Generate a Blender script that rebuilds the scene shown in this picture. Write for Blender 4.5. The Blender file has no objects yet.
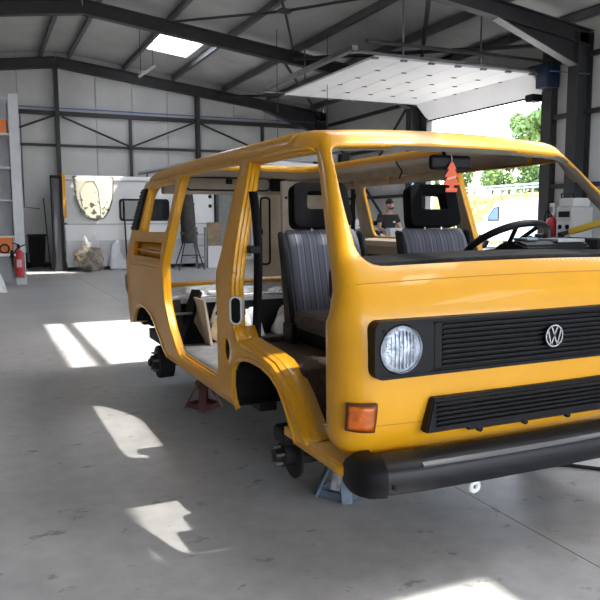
import bpy, bmesh, math, random
from mathutils import Vector, Matrix
from mathutils.geometry import delaunay_2d_cdt
random.seed(7)
PI = math.pi
scene = bpy.context.scene
COL = scene.collection

# ------------------------------------------------------------------ camera
cam_d = bpy.data.cameras.new('camera')
cam = bpy.data.objects.new('camera', cam_d); COL.objects.link(cam)
cam_d.sensor_width = 36.0; cam_d.lens = 36.0 * 700.0 / 600.0
cam_d.clip_start = 0.05; cam_d.clip_end = 400
pitch, yaw, roll = .1136, .4283, -.005
d = Vector((math.sin(yaw)*math.cos(pitch), math.cos(yaw)*math.cos(pitch), -math.sin(pitch)))
r0 = Vector((math.cos(yaw), -math.sin(yaw), 0)); u0 = r0.cross(d)
r = r0*math.cos(roll) + u0*math.sin(roll); u = -r0*math.sin(roll) + u0*math.cos(roll)
cam.matrix_world = Matrix(((r.x, u.x, -d.x, -1.176), (r.y, u.y, -d.y, -2.159), (r.z, u.z, -d.z, 1.331), (0, 0, 0, 1)))
scene.camera = cam

# ------------------------------------------------------------------ sky, sun, exposure
scene.view_settings.view_transform = 'Standard'
scene.view_settings.look = 'None'
scene.view_settings.gamma = 1.0
scene.view_settings.use_curve_mapping = False
scene.view_settings.exposure = 0.42
w = bpy.data.worlds.new('sky'); scene.world = w; w.use_nodes = True
nt = w.node_tree; bg = nt.nodes['Background']
sky = nt.nodes.new('ShaderNodeTexSky'); sky.sky_type = 'NISHITA'; sky.sun_disc = False
sky.sun_elevation = math.radians(58); sky.sun_rotation = math.radians(114)
sky.air_density = 1.0; sky.dust_density = 4.0; sky.ozone_density = 1.0
mixs = nt.nodes.new('ShaderNodeMix'); mixs.data_type = 'RGBA'; mixs.inputs[0].default_value = .55
nt.links.new(sky.outputs[0], mixs.inputs[6]); mixs.inputs[7].default_value = (6.0, 6.3, 6.8, 1)
nt.links.new(mixs.outputs[2], bg.inputs[0]); bg.inputs[1].default_value = 1.0
sun_d = bpy.data.lights.new('sun', 'SUN'); sun_d.energy = 12.0; sun_d.angle = math.radians(.6); sun_d.color = (1, .95, .86)
sun = bpy.data.objects.new('sun', sun_d); COL.objects.link(sun); sun.location = (20, -10, 40)
SUN = Vector((-2.05, .9, -3.75)).normalized()
sun.rotation_euler = SUN.to_track_quat('-Z', 'Y').to_euler()
scene.cycles.max_bounces = 10; scene.cycles.diffuse_bounces = 6; scene.cycles.transparent_max_bounces = 12
scene.cycles.sample_clamp_indirect = 8.0
scene.cycles.use_denoising = True

# ------------------------------------------------------------------ materials
MATS = {}
def mat(name, col, rough=.6, metal=0, var=0, scale=6, bump=0, bscale=40, coat=0, spec=.5, col2=None, trans=0):
    if name in MATS: return MATS[name]
    m = bpy.data.materials.new(name); m.use_nodes = True; n = m.node_tree.nodes; L = m.node_tree.links
    b = n['Principled BSDF']; b.inputs['Base Color'].default_value = (*col, 1)
    b.inputs['Roughness'].default_value = rough; b.inputs['Metallic'].default_value = metal
    b.inputs['Coat Weight'].default_value = coat; b.inputs['Coat Roughness'].default_value = .06
    b.inputs['Specular IOR Level'].default_value = spec
    b.inputs['Transmission Weight'].default_value = trans
    tc = n.new('ShaderNodeTexCoord')
    if var or col2:
        t = n.new('ShaderNodeTexNoise'); t.inputs['Scale'].default_value = scale; t.inputs['Detail'].default_value = 6
        L.new(tc.outputs['Object'], t.inputs['Vector'])
        rp = n.new('ShaderNodeValToRGB'); rp.color_ramp.elements[0].position = .35; rp.color_ramp.elements[1].position = .65
        c2 = col2 or tuple(min(1, c*(1+var)) for c in col)
        c1 = col if col2 else tuple(c*(1-var) for c in col)
        rp.color_ramp.elements[0].color = (*c1, 1); rp.color_ramp.elements[1].color = (*c2, 1)
        L.new(t.outputs['Fac'], rp.inputs[0]); L.new(rp.outputs[0], b.inputs['Base Color'])
    if bump:
        t2 = n.new('ShaderNodeTexNoise'); t2.inputs['Scale'].default_value = bscale; t2.inputs['Detail'].default_value = 4
        L.new(tc.outputs['Object'], t2.inputs['Vector'])
        bp = n.new('ShaderNodeBump'); bp.inputs['Strength'].default_value = bump; bp.inputs['Distance'].default_value = .02
        L.new(t2.outputs['Fac'], bp.inputs['Height']); L.new(bp.outputs[0], b.inputs['Normal'])
    MATS[name] = m; return m
YEL = mat('yellow paint', (.73, .345, .009), .38, spec=.4, coat=.22, var=.03, scale=3)
LIN = mat('beige lining', (.34, .30, .245), .85, var=.08, scale=9)
BLK = mat('black plastic', (.005, .005, .006), .5, spec=.22)
BLKG = mat('black bumper', (.006, .0065, .008), .42, spec=.3, bump=.05, bscale=200)
RUB = mat('black rubber', (.006, .006, .007), .7, spec=.25)
DARKST = mat('dark steel paint', (.030, .031, .034), .5, var=.12, scale=3)
GALV = mat('grey rail', (.17, .17, .175), .45, .5, var=.12, scale=5)
GALVD = mat('purlin steel', (.16, .16, .165), .5, .3, var=.12, scale=4)
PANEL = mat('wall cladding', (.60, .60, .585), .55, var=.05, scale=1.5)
PANELD = mat('lower cladding', (.17, .175, .185), .6, var=.08, scale=2)
ROOFM = mat('roof cladding', (.50, .50, .49), .6, var=.08, scale=1.2)
WHT = mat('white paint', (.72, .73, .73), .35, var=.03, scale=2)
DOORW = mat('white door panel', (.78, .79, .80), .5, var=.03, scale=2)
CHR = mat('chrome', (.75, .75, .76), .12, 1)
GREYM = mat('grey metal', (.30, .31, .32), .5, .2, var=.1, scale=5)
RUST = mat('rusty iron', (.016, .014, .013), .75, .2, var=.4, scale=20)
CARP = mat('brown carpet', (.065, .040, .028), .95, var=.35, scale=60, bump=.6, bscale=150)
RED = mat('red paint', (.42, .025, .03), .35, var=.05)
REDD = mat('dull red paint', (.11, .03, .028), .6, var=.2)
BLUE = mat('dusty blue paint', (.10, .14, .19), .55, var=.25, scale=14)
BLUEP = mat('blue paint', (.06, .20, .42), .5)
ORG = mat('orange plastic', (.75, .19, .02), .45, var=.05)
FOIL = mat('silver sheet', (.36, .37, .39), .35, .4, var=.25, scale=14, bump=.8, bscale=16)
WPL = mat('white plastic film', (.74, .75, .77), .4, var=.1, scale=12, bump=.4, bscale=30)
CARD = mat('cardboard', (.42, .26, .13), .85, var=.12, scale=8)
BEIG = mat('beige board', (.60, .52, .40), .7, var=.05)
SKIN = mat('skin', (.42, .25, .18), .55)
HAIR = mat('dark hair', (.018, .013, .01), .6)
SHIRT = mat('black cotton', (.013, .013, .015), .9)
JEAN = mat('dark trousers', (.03, .035, .05), .9)
GRN = mat('dark hedge green', (.07, .13, .03), .8, var=.35, scale=2)
GRN2 = mat('light leaf green', (.14, .23, .065), .8, var=.35, scale=2)
BARK = mat('bark', (.10, .075, .05), .9)
CABL = mat('blue cable', (.12, .18, .42), .5)

def glass(name, col, alpha=.25, rough=.02):
    m = bpy.data.materials.new(name); m.use_nodes = True; n = m.node_tree.nodes; L = m.node_tree.links
    b = n['Principled BSDF']; b.inputs['Base Color'].default_value = (*col, 1); b.inputs['Roughness'].default_value = rough
    tr = n.new('ShaderNodeBsdfTransparent'); mx = n.new('ShaderNodeMixShader'); mx.inputs[0].default_value = alpha
    L.new(tr.outputs[0], mx.inputs[1]); L.new(b.outputs[0], mx.inputs[2]); L.new(mx.outputs[0], n['Material Output'].inputs[0])
    return m
DGL = glass('dark window glass', (.02, .025, .03), .85)
BGL = glass('blue window glass', (.10, .20, .42), .85)
BAGM = glass('clear bag film', (.8, .8, .82), .16, .2)
def rooflight_mat(name, clear):
    m = bpy.data.materials.new(name); m.use_nodes = True; n = m.node_tree.nodes; L = m.node_tree.links
    n.remove(n['Principled BSDF'])
    tr = n.new('ShaderNodeBsdfTransparent'); tr.inputs[0].default_value = (.95, .97, 1, 1)
    tl = n.new('ShaderNodeBsdfTranslucent'); tl.inputs[0].default_value = (.85, .87, .9, 1)
    mx = n.new('ShaderNodeMixShader'); mx.inputs[0].default_value = 1-clear
    L.new(tr.outputs[0], mx.inputs[1]); L.new(tl.outputs[0], mx.inputs[2]); L.new(mx.outputs[0], n['Material Output'].inputs[0])
    return m
RLIGHT = rooflight_mat('rooflight sheet', .75); RLDIM = rooflight_mat('dimmed rooflight sheet', .34)  # second sheet is less clear, to dim the sun patches beside the van
# striped seat cloth
def striped():
    m = bpy.data.materials.new('striped seat cloth'); m.use_nodes = True; n = m.node_tree.nodes; L = m.node_tree.links
    b = n['Principled BSDF']; b.inputs['Roughness'].default_value = .95
    tc = n.new('ShaderNodeTexCoord'); sp = n.new('ShaderNodeSeparateXYZ'); L.new(tc.outputs['Object'], sp.inputs[0])
    mu = n.new('ShaderNodeMath'); mu.operation = 'MULTIPLY'; mu.inputs[1].default_value = 12.5; L.new(sp.outputs['X'], mu.inputs[0])
    fr = n.new('ShaderNodeMath'); fr.operation = 'FRACT'; L.new(mu.outputs[0], fr.inputs[0])
    rp = n.new('ShaderNodeValToRGB'); e = rp.color_ramp.elements
    g = (.125, .13, .16, 1); k = (.035, .036, .045, 1); lt = (.24, .245, .28, 1)
    e[0].position = 0; e[0].color = k; e[1].position = .10; e[1].color = lt
    for p, c in ((.2, g), (.45, g), (.5, lt), (.56, k), (.64, g), (.95, g), (1.0, k)):
        x = e.new(p); x.color = c
    L.new(fr.outputs[0], rp.inputs[0])
    t = n.new('ShaderNodeTexNoise'); t.inputs['Scale'].default_value = 120; L.new(tc.outputs['Object'], t.inputs['Vector'])
    bp = n.new('ShaderNodeBump'); bp.inputs['Strength'].default_value = .3; L.new(t.outputs['Fac'], bp.inputs['Height'])
    L.new(bp.outputs[0], b.inputs['Normal']); L.new(rp.outputs[0], b.inputs['Base Color'])
    return m
STRIPE = striped()
def floor_mat():
    m = bpy.data.materials.new('painted concrete'); m.use_nodes = True; n = m.node_tree.nodes; L = m.node_tree.links
    b = n['Principled BSDF']; tc = n.new('ShaderNodeTexCoord')
    def noise(s, det=6, ro=.6, stretch=None):
        t = n.new('ShaderNodeTexNoise'); t.inputs['Scale'].default_value = s; t.inputs['Detail'].default_value = det; t.inputs['Roughness'].default_value = ro
        if stretch:
            mp = n.new('ShaderNodeMapping'); mp.inputs['Scale'].default_value = stretch; mp.inputs['Rotation'].default_value = (0, 0, .5)
            L.new(tc.outputs['Object'], mp.inputs[0]); L.new(mp.outputs[0], t.inputs['Vector'])
        else: L.new(tc.outputs['Object'], t.inputs['Vector'])
        return t
    def ramp(src, p0, c0, p1, c1):
        r = n.new('ShaderNodeValToRGB'); r.color_ramp.elements[0].position = p0; r.color_ramp.elements[1].position = p1
        r.color_ramp.elements[0].color = (*c0, 1); r.color_ramp.elements[1].color = (*c1, 1); L.new(src.outputs[0], r.inputs[0]); return r
    base = ramp(noise(1.1), .3, (.40, .395, .39), .7, (.56, .55, .535))
    fine = ramp(noise(9), .3, (.82, .82, .82), .7, (1, 1, 1))
    scuff = ramp(noise(5.5, 5, .65, (1, 1.6, 1)), .61, (1, 1, 1), .67, (.30, .30, .30))
    speck = ramp(noise(26, 3, .6), .70, (1, 1, 1), .75, (.35, .35, .35))
    cur = base
    for k in (fine, scuff, speck):
        mx = n.new('ShaderNodeMix'); mx.data_type = 'RGBA'; mx.blend_type = 'MULTIPLY'; mx.inputs[0].default_value = .65 if k is not fine else 1
        L.new(cur.outputs[0] if cur is base else cur.outputs[2], mx.inputs[6]); L.new(k.outputs[0], mx.inputs[7]); cur = mx
    L.new(cur.outputs[2], b.inputs['Base Color'])
    rr = ramp(noise(2.2), .3, (.30,)*3, .7, (.46,)*3); L.new(rr.outputs[0], b.inputs['Roughness'])
    bp = n.new('ShaderNodeBump'); bp.inputs['Strength'].default_value = .12; bp.inputs['Distance'].default_value = .01
    L.new(noise(14).outputs[0], bp.inputs['Height']); L.new(bp.outputs[0], b.inputs['Normal'])
    return m
FLOOR = floor_mat()
def rusty_white():
    m = bpy.data.materials.new('rust spotted cream paint'); m.use_nodes = True; n = m.node_tree.nodes; L = m.node_tree.links
    b = n['Principled BSDF']; b.inputs['Roughness'].default_value = .5
    tc = n.new('ShaderNodeTexCoord'); t = n.new('ShaderNodeTexNoise'); t.inputs['Scale'].default_value = 7; t.inputs['Detail'].default_value = 5
    L.new(tc.outputs['Object'], t.inputs[0]); sp = n.new('ShaderNodeSeparateXYZ'); L.new(tc.outputs['Object'], sp.inputs[0])
    mr = n.new('ShaderNodeMapRange'); mr.inputs[1].default_value = 2.0; mr.inputs[2].default_value = 1.35; mr.inputs[3].default_value = -.12; mr.inputs[4].default_value = .17
    L.new(sp.outputs['Z'], mr.inputs[0]); ad = n.new('ShaderNodeMath'); L.new(t.outputs['Fac'], ad.inputs[0]); L.new(mr.outputs[0], ad.inputs[1])
    rp = n.new('ShaderNodeValToRGB'); rp.color_ramp.elements[0].position = .56; rp.color_ramp.elements[1].position = .60
    rp.color_ramp.elements[0].color = (.50, .49, .38, 1); rp.color_ramp.elements[1].color = (.06, .05, .04, 1)
    L.new(ad.outputs[0], rp.inputs[0]); L.new(rp.outputs[0], b.inputs['Base Color']); return m
RUSTW = rusty_white()

# ------------------------------------------------------------------ mesh helpers
def link(name, me, m=None, parent=None, smooth=False):
    o = bpy.data.objects.new(name, me); COL.objects.link(o)
    if m is not None:
        for x in (m if isinstance(m, (list, tuple)) else [m]): me.materials.append(x)
    if parent is not None: o.parent = parent
    if smooth:
        for p in me.polygons: p.use_smooth = True
    return o
def pyd(name, V, F, m=None, parent=None, smooth=False):
    me = bpy.data.meshes.new(name); me.from_pydata([tuple(v) for v in V], [], F); me.update()
    return link(name, me, m, parent, smooth)
def bmo(name, bm, m=None, parent=None, smooth=False):
    me = bpy.data.meshes.new(name); bm.normal_update(); bm.to_mesh(me); bm.free()
    return link(name, me, m, parent, smooth)
def sharp(o, ang=35):
    o.data.set_sharp_from_angle(angle=math.radians(ang)); return o
def wnorm(o):
    md = o.modifiers.new('wn', 'WEIGHTED_NORMAL'); md.keep_sharp = True; return o
def a_box(bm, lo, hi, M=None, bev=0):
    lo = Vector(lo); hi = Vector(hi)
    r = bmesh.ops.create_cube(bm, size=1)
    vs = r['verts']
    for v in vs:
        v.co = Vector(((lo.x+hi.x)/2 + v.co.x*(hi.x-lo.x), (lo.y+hi.y)/2 + v.co.y*(hi.y-lo.y), (lo.z+hi.z)/2 + v.co.z*(hi.z-lo.z)))
    if bev:
        es = list({e for v in vs for e in v.link_edges})
        g = bmesh.ops.bevel(bm, geom=es, offset=bev, segments=2, affect='EDGES', profile=.5)
        vs = list({v for f in g['faces'] for v in f.verts} | {v for v in vs if v.is_valid})
    if M is not None:
        for v in vs: v.co = M @ v.co
    return vs
def box(name, lo, hi, m, parent=None, bev=0, M=None):
    bm = bmesh.new(); a_box(bm, lo, hi, M, bev); return bmo(name, bm, m, parent)
def boxes(name, L, m, parent=None, bev=0):
    bm = bmesh.new()
    for lo, hi in L: a_box(bm, lo, hi, None, bev)
    return bmo(name, bm, m, parent)
def a_tube(bm, pts, rad, n=8, cap=True):
    pts = [Vector(p) for p in pts]; rs = rad if isinstance(rad, (list, tuple)) else [rad]*len(pts)
    rings = []; up = None
    for i, p in enumerate(pts):
        t = (pts[min(i+1, len(pts)-1)] - pts[max(i-1, 0)]).normalized()
        if up is None: up = Vector((0, 0, 1)) if abs(t.z) < .9 else Vector((1, 0, 0))
        s = t.cross(up); 
        if s.length < 1e-4: s = t.orthogonal()
        s.normalize(); up2 = s.cross(t).normalized(); up = up2
        rings.append([bm.verts.new(p + (s*math.cos(2*PI*k/n) + up2*math.sin(2*PI*k/n))*rs[i]) for k in range(n)])
    for a, b in zip(rings, rings[1:]):
        for k in range(n): bm.faces.new((a[k], a[(k+1) % n], b[(k+1) % n], b[k]))
    if cap:
        bm.faces.new(list(reversed(rings[0]))); bm.faces.new(rings[-1])
def tube(name, pts, rad, m, parent=None, n=8):
    bm = bmesh.new(); a_tube(bm, pts, rad, n); return sharp(bmo(name, bm, m, parent, True), 50)
def a_lathe(bm, prof, c, axis='Z', n=24):
    c = Vector(c); rings = []
    for r_, h in prof:
        ring = []
        for k in range(n):
            a = 2*PI*k/n; x, y = r_*math.cos(a), r_*math.sin(a)
            ring.append(bm.verts.new(c + {'Z': Vector((x, y, h)), 'Y': Vector((x, h, y)), 'X': Vector((h, x, y))}[axis]))
        rings.append(ring)
    for a, b in zip(rings, rings[1:]):
        for k in range(n): bm.faces.new((a[k], a[(k+1) % n], b[(k+1) % n], b[k]))
    bm.faces.new(rings[0]); bm.faces.new(rings[-1])
    bmesh.ops.recalc_face_normals(bm, faces=bm.faces[:])
def lathe(name, prof, c, m, parent=None, axis='Z', n=24):
    bm = bmesh.new(); a_lathe(bm, prof, c, axis, n); return sharp(bmo(name, bm, m, parent, True), 40)
def a_beam(bm, p0, p1, h, b, up=(0, 0, 1), t=.02, I=True):
    p0 = Vector(p0); p1 = Vector(p1); d_ = (p1-p0); L = d_.length; d_.normalize(); up = Vector(up)
    s = d_.cross(up).normalized(); u_ = s.cross(d_)
    M = Matrix(((d_.x, s.x, u_.x, p0.x), (d_.y, s.y, u_.y, p0.y), (d_.z, s.z, u_.z, p0.z), (0, 0, 0, 1)))
    if I:
        a_box(bm, (0, -b/2, h/2-t), (L, b/2, h/2), M); a_box(bm, (0, -b/2, -h/2), (L, b/2, -h/2+t), M)
        a_box(bm, (0, -t/2, -h/2+t), (L, t/2, h/2-t), M)
    else: a_box(bm, (0, -b/2, -h/2), (L, b/2, h/2), M)
def beam(name, p0, p1, h, b, m, parent=None, up=(0, 0, 1), t=.02, I=True):
    bm = bmesh.new(); a_beam(bm, p0, p1, h, b, up, t, I); return bmo(name, bm, m, parent)
def prism(name, poly, axis, a, b, m, parent=None, bev=0, smooth=False):
    """poly of 2-D points extruded from a to b along axis (X: pts are y,z; Y: x,z; Z: x,y)"""
    f = {'X': lambda p, h: (h, p[0], p[1]), 'Y': lambda p, h: (p[0], h, p[1]), 'Z': lambda p, h: (p[0], p[1], h)}[axis]
    bm = bmesh.new(); A = [bm.verts.new(f(p, a)) for p in poly]; B = [bm.verts.new(f(p, b)) for p in poly]; n = len(poly)
    bm.faces.new(A); bm.faces.new(B)
    for i in range(n): bm.faces.new((A[i], A[(i+1) % n], B[(i+1) % n], B[i]))
    bmesh.ops.recalc_face_normals(bm, faces=bm.faces[:])
    if bev: bmesh.ops.bevel(bm, geom=bm.edges[:], offset=bev, segments=2, affect='EDGES')
    return bmo(name, bm, m, parent, smooth)
def empty(name, loc=(0, 0, 0)):
    o = bpy.data.objects.new(name, None); COL.objects.link(o); o.location = loc; o.empty_display_size = .1; return o
def tag(o, label, cat, group=None):
    o['label'] = label; o['category'] = cat
    if group: o['group'] = group
    return o
def thing(name, label, cat, group=None, loc=(0, 0, 0)): return tag(empty(name, loc), label, cat, group)
def struct(name):
    o = empty(name); o['kind'] = 'structure'; return o
def stru(o): o['kind'] = 'structure'; return o
def stuff(o): o['kind'] = 'stuff'; return o
def rrect(x0, y0, x1, y1, r_, n=5):
    P = []
    for cx, cy, a0 in ((x1-r_, y1-r_, 0), (x0+r_, y1-r_, 90), (x0+r_, y0+r_, 180), (x1-r_, y0+r_, 270)):
        for k in range(n+1):
            a = math.radians(a0 + 90*k/n); P.append((cx + r_*math.cos(a), cy + r_*math.sin(a)))
    return P
def inside(p, poly):
    x, y = p; c = False; n = len(poly)
    for i in range(n):
        x1, y1 = poly[i]; x2, y2 = poly[(i+1) % n]
        if (y1 > y) != (y2 > y) and x < (x2-x1)*(y-y1)/(y2-y1)+x1: c = not c
    return c
def dens(poly, step, closed=True):
    out = []; n = len(poly)
    for i in range(n if closed else n-1):
        a = poly[i]; b = poly[(i+1) % n]; L = math.hypot(b[0]-a[0], b[1]-a[1]); k = max(1, int(L/step))
        for j in range(k): out.append((a[0]+(b[0]-a[0])*j/k, a[1]+(b[1]-a[1])*j/k))
    if not closed: out.append(poly[-1])
    return out
def roundpoly(poly, rad, n=4, only=None):
    out = []; N = len(poly)
    for i, p in enumerate(poly):
        rr = rad if not isinstance(rad, (list, tuple)) else rad[i]
        if rr <= 0: out.append(p); continue
        a = Vector(poly[i-1]); b = Vector(p); c = Vector(poly[(i+1) % N])
        la = (a-b).length; lc = (c-b).length; q = min(rr, la*.45, lc*.45)
        s = b + (a-b)/la*q; e = b + (c-b)/lc*q
        for k in range(n+1):
            t = k/n; out.append(tuple(s*(1-t)**2 + b*2*t*(1-t) + e*t*t))
    return out
def sheet(name, outline, holes, step, F, mats, parent, thick=.025, flip=False):
    """triangulated sheet of a 2-D outline with holes, mapped to 3-D by F, given thickness inwards"""
    pts = []; edges = []
    for loop in [outline]+list(holes):
        lp = dens(loop, step); b = len(pts); pts += lp; n = len(lp)
        edges += [(b+i, b+(i+1) % n) for i in range(n)]
    xs_ = [p[0] for p in outline]; ys_ = [p[1] for p in outline]
    nx = int((max(xs_)-min(xs_))/step); ny = int((max(ys_)-min(ys_))/step)
    for i in range(1, nx):
        for j in range(1, ny):
            p = (min(xs_)+i*step+(.5*step if j % 2 else 0), min(ys_)+j*step)
            if inside(p, outline) and not any(inside(p, h) for h in holes): pts.append(p)
    V, E, Fc, *_ = delaunay_2d_cdt([Vector(p) for p in pts], edges, [], 0, 1e-5)
    faces = []
    for f in Fc:
        c = (sum(V[i][0] for i in f)/len(f), sum(V[i][1] for i in f)/len(f))
        if inside(c, outline) and not any(inside(c, h) for h in holes): faces.append(tuple(f))
    if flip: faces = [f[::-1] for f in faces]
    o = pyd(name, [F(v[0], v[1]) for v in V], faces, mats, parent, True)
    bm = bmesh.new(); bm.from_mesh(o.data); bmesh.ops.delete(bm, geom=[v for v in bm.verts if not v.link_faces], context='VERTS')
    bm.to_mesh(o.data); bm.free()
    if thick:
        md = o.modifiers.new('thickness', 'SOLIDIFY'); md.thickness = abs(thick); md.offset = -1 if thick > 0 else 1; md.use_rim = True
        if len(o.data.materials) > 1: md.material_offset = 1; md.material_offset_rim = 0
        md.use_quality_normals = True
    return o
def grid(name, F, nu, nv, m, parent=None, thick=0, closed_u=False, off=-1):
    V = [F(i/nu, j/nv) for j in range(nv+1) for i in range(nu+1)]
    Fs = [(j*(nu+1)+i, j*(nu+1)+i+1, (j+1)*(nu+1)+i+1, (j+1)*(nu+1)+i) for j in range(nv) for i in range(nu)]
    o = pyd(name, V, Fs, m, parent, True)
    if thick:
        md = o.modifiers.new('thickness', 'SOLIDIFY'); md.thickness = thick; md.offset = off
    return o
def copy_tree(o, parent=None):
    c = o.copy(); COL.objects.link(c)
    if parent is not None: c.parent = parent
    for ch in list(o.children): copy_tree(ch, c)
    return c

def ring_prism(name, outer, inner, ya, yb, m, parent):
    n = len(outer); V = []
    for y in (ya, yb):
        V += [(p[0], y, p[1]) for p in outer]; V += [(p[0], y, p[1]) for p in inner]
    F = []
    for i in range(n):
        j = (i+1) % n
        F += [(i, j, n+j, n+i), (2*n+i, 3*n+i, 3*n+j, 2*n+j), (i, 2*n+i, 2*n+j, j), (n+i, n+j, 3*n+j, 3*n+i)]
    o = pyd(name, V, F, m, parent)
    bm = bmesh.new(); bm.from_mesh(o.data); bmesh.ops.recalc_face_normals(bm, faces=bm.faces[:]); bm.to_mesh(o.data); bm.free(); return o
# ================================================================== BUILDING
YB, XR, XL, YF = 19.95, 9.85, -7.6, -9.0
RX, RZ, SL = 1.1, 6.05, .127                      # ridge position, top of rafters, slope
def zr(x): return RZ - SL*abs(x-RX)               # top of rafters
FRAMES = [19.75, 14.0, 8.3, 2.4, -3.5]

# floor: two great pours with a saw cut between them
fl = struct('floor')
boxes('floor_slab', [((XL-.2, YF-.2, -.2), (.925, YB+.2, 0))], FLOOR, fl)
boxes('floor_slab', [((.931, YF-.2, -.2), (XR+.2, YB+.2, 0))], FLOOR, fl)

# back gable wall: vertical sandwich panels
wb = struct('wall_back')
x = XL
while x < XR:
    x2 = min(x+1.09, XR)
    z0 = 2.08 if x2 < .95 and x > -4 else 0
    for a, b in (((x, min(x2, RX)), (max(x, RX), x2)) if x < RX < x2 else ((x, x2),)):
        prism('wall_panel', [(a+.006, z0+.01), (b-.006, z0+.01), (b-.006, zr(b)+.215), (a+.006, zr(a)+.215)], 'Y', YB, YB+.1, PANEL, wb)
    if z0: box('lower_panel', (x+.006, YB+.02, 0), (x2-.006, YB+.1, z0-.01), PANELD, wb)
    x = x2
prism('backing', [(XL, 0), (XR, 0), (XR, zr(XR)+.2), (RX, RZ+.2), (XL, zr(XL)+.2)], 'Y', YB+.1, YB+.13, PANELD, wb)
for z, h, xa, xb in ((4.47, .12, XL, XR-.1), (3.55, .07, XL, XR-.1), (1.7, .07, 5.4, XR-.1)):
    beam('side_rail', (xa, YB-.09, z), (xb, YB-.09, z), h, .12, DARKST, wb, I=False)
for a, b in ((1.2, 5.2), (5.4, 9.65), (-3.1, 1.0)):
    mdl = (a+b)/2
    tube('wall_brace', [(a, YB-.17, 4.38), (mdl, YB-.17, 3.57)], .032, DARKST, wb, 6)
    tube('wall_brace', [(mdl, YB-.17, 3.57), (b, YB-.17, 4.40)], .032, DARKST, wb, 6)
    box('wall_post', (mdl-.04, YB-.16, 2.3), (mdl+.04, YB-.08, 4.45), DARKST, wb)
for xx, t in ((1.08, zr(1.08)-.3), (5.3, zr(5.3)-.3), (-3.2, zr(-3.2)-.3)):
    beam('wall_column', (xx, YB-.2, 0), (xx, YB-.2, t), .2, .11, DARKST, wb, up=(0, 1, 0), t=.016)
tube('conduit', [(-.9, YB-.2, 4.60), (2, YB-.2, 4.61), (4, YB-.2, 4.605), (9.5, YB-.2, 4.62)], .018, CABL, wb, 6)
tube('conduit', [(.08, YB-.03, 4.55), (.08, YB-.03, 2.4), (.08, YB-.03, 1.75), (.5, YB-.03, 1.70)], .018, GALV, wb, 6)
box('door_reveal', (-.6, YB-.02, 0), (.75, YB+.015, .12), RUB, wb)

# right wall with the sectional door opening
DY0, DY1, DZ = 9.40, 13.55, 4.32
wr = struct('wall_right')
y = YF
while y < YB:
    y2 = min(y+1.09, YB)
    segs = []
    for a, b in ((y, y2),):
        cuts = sorted({a, b, *[c for c in (DY0, DY1) if a < c < b]})
        segs += list(zip(cuts, cuts[1:]))
    for a, b in segs:
        z0 = DZ if (a >= DY0-.001 and b <= DY1+.001) else 0
        box('wall_panel', (XR, a+.006, z0+.005), (XR+.1, b-.006, zr(XR)+.215), PANEL, wr)
    y = y2
boxes('backing', [((XR+.1, YF, 0), (XR+.13, DY0, 5.0)), ((XR+.1, DY1, 0), (XR+.13, YB, 5.0)), ((XR+.1, DY0, DZ), (XR+.13, DY1, 5.0))], PANELD, wr)
for z in (2.0, 3.41, 4.5):
    for a, b in ((YF, DY0-.1), (DY1+.1, YB)):
        beam('side_rail', (XR-.07, a, z), (XR-.07, b, z), .09, .1, DARKST, wr, I=False)
box('door_post', (XR-.17, DY0-.28, 0), (XR-.0, DY0, 4.9), DARKST, wr)
box('door_post', (XR-.17, DY1, 0), (XR-.0, DY1+.26, 4.9), DARKST, wr)
box('lintel', (XR-.2, DY0, DZ), (XR, DY1, DZ+.22), DARKST, wr)
tube('wall_brace', [(XR-.2, 14.3, .3), (XR-.2, 19.4, 4.5)], .04, DARKST, wr, 6)
tube('wall_brace', [(XR-.2, 19.4, .3), (XR-.2, 14.3, 4.5)], .04, DARKST, wr, 6)
tube('blue_pipe', [(9.32, 13.66, 0), (9.32, 13.66, 3.4)], .045, BLUEP, wr, 8)
tube('conduit', [(XR-.32, 8.0, 4.06), (XR-.34, 10, 4.55), (XR-.34, 13.5, 4.6)], .012, CABL, wr, 6)

# walls out of view: left wall and the front gable with its wide open doorway
wl = struct('wall_left'); 
boxes('wall_panel', [((XL-.1, YF, 0), (XL, YB, zr(XL)+.21))], PANEL, wl)
wf = struct('wall_front')
boxes('wall_panel', [((XL, YF-.1, 0), (-3.0, YF, 5)), ((9.2, YF-.1, 0), (XR, YF, 5)), ((XL, YF-.1, 4.5), (XR, YF, 6))], PANEL, wf)

# portal frames
for i, fy in enumerate(FRAMES):
    f = struct('trim_%d' % (i+1)); hh = .30
    for xe, sg in ((XR-.05, 1), (XL+.05, -1)):
        beam('rafter', (RX, fy, RZ-hh/2), (xe, fy, zr(xe)-hh/2), hh, .2, DARKST, f)
        xc = xe - sg*.2
        beam('column', (xc, fy, 0), (xc, fy, zr(xe)-.05), .38, .26, DARKST, f, up=(1, 0, 0))
        # tapered haunch under the rafter
        x0, x1 = xe-sg*.39, xe-sg*2.3
        prism('haunch', [(x0, zr(x0)-hh), (x1, zr(x1)-hh), (x0, zr(x0)-hh-.42)], 'Y', fy-.012, fy+.012, DARKST, f)
        bm = bmesh.new(); a_beam(bm, (x1, fy, zr(x1)-hh-.008), (x0, fy, zr(x0)-hh-.428), .016, .2, I=False); bmo('haunch_flange', bm, GALV, f)

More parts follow.
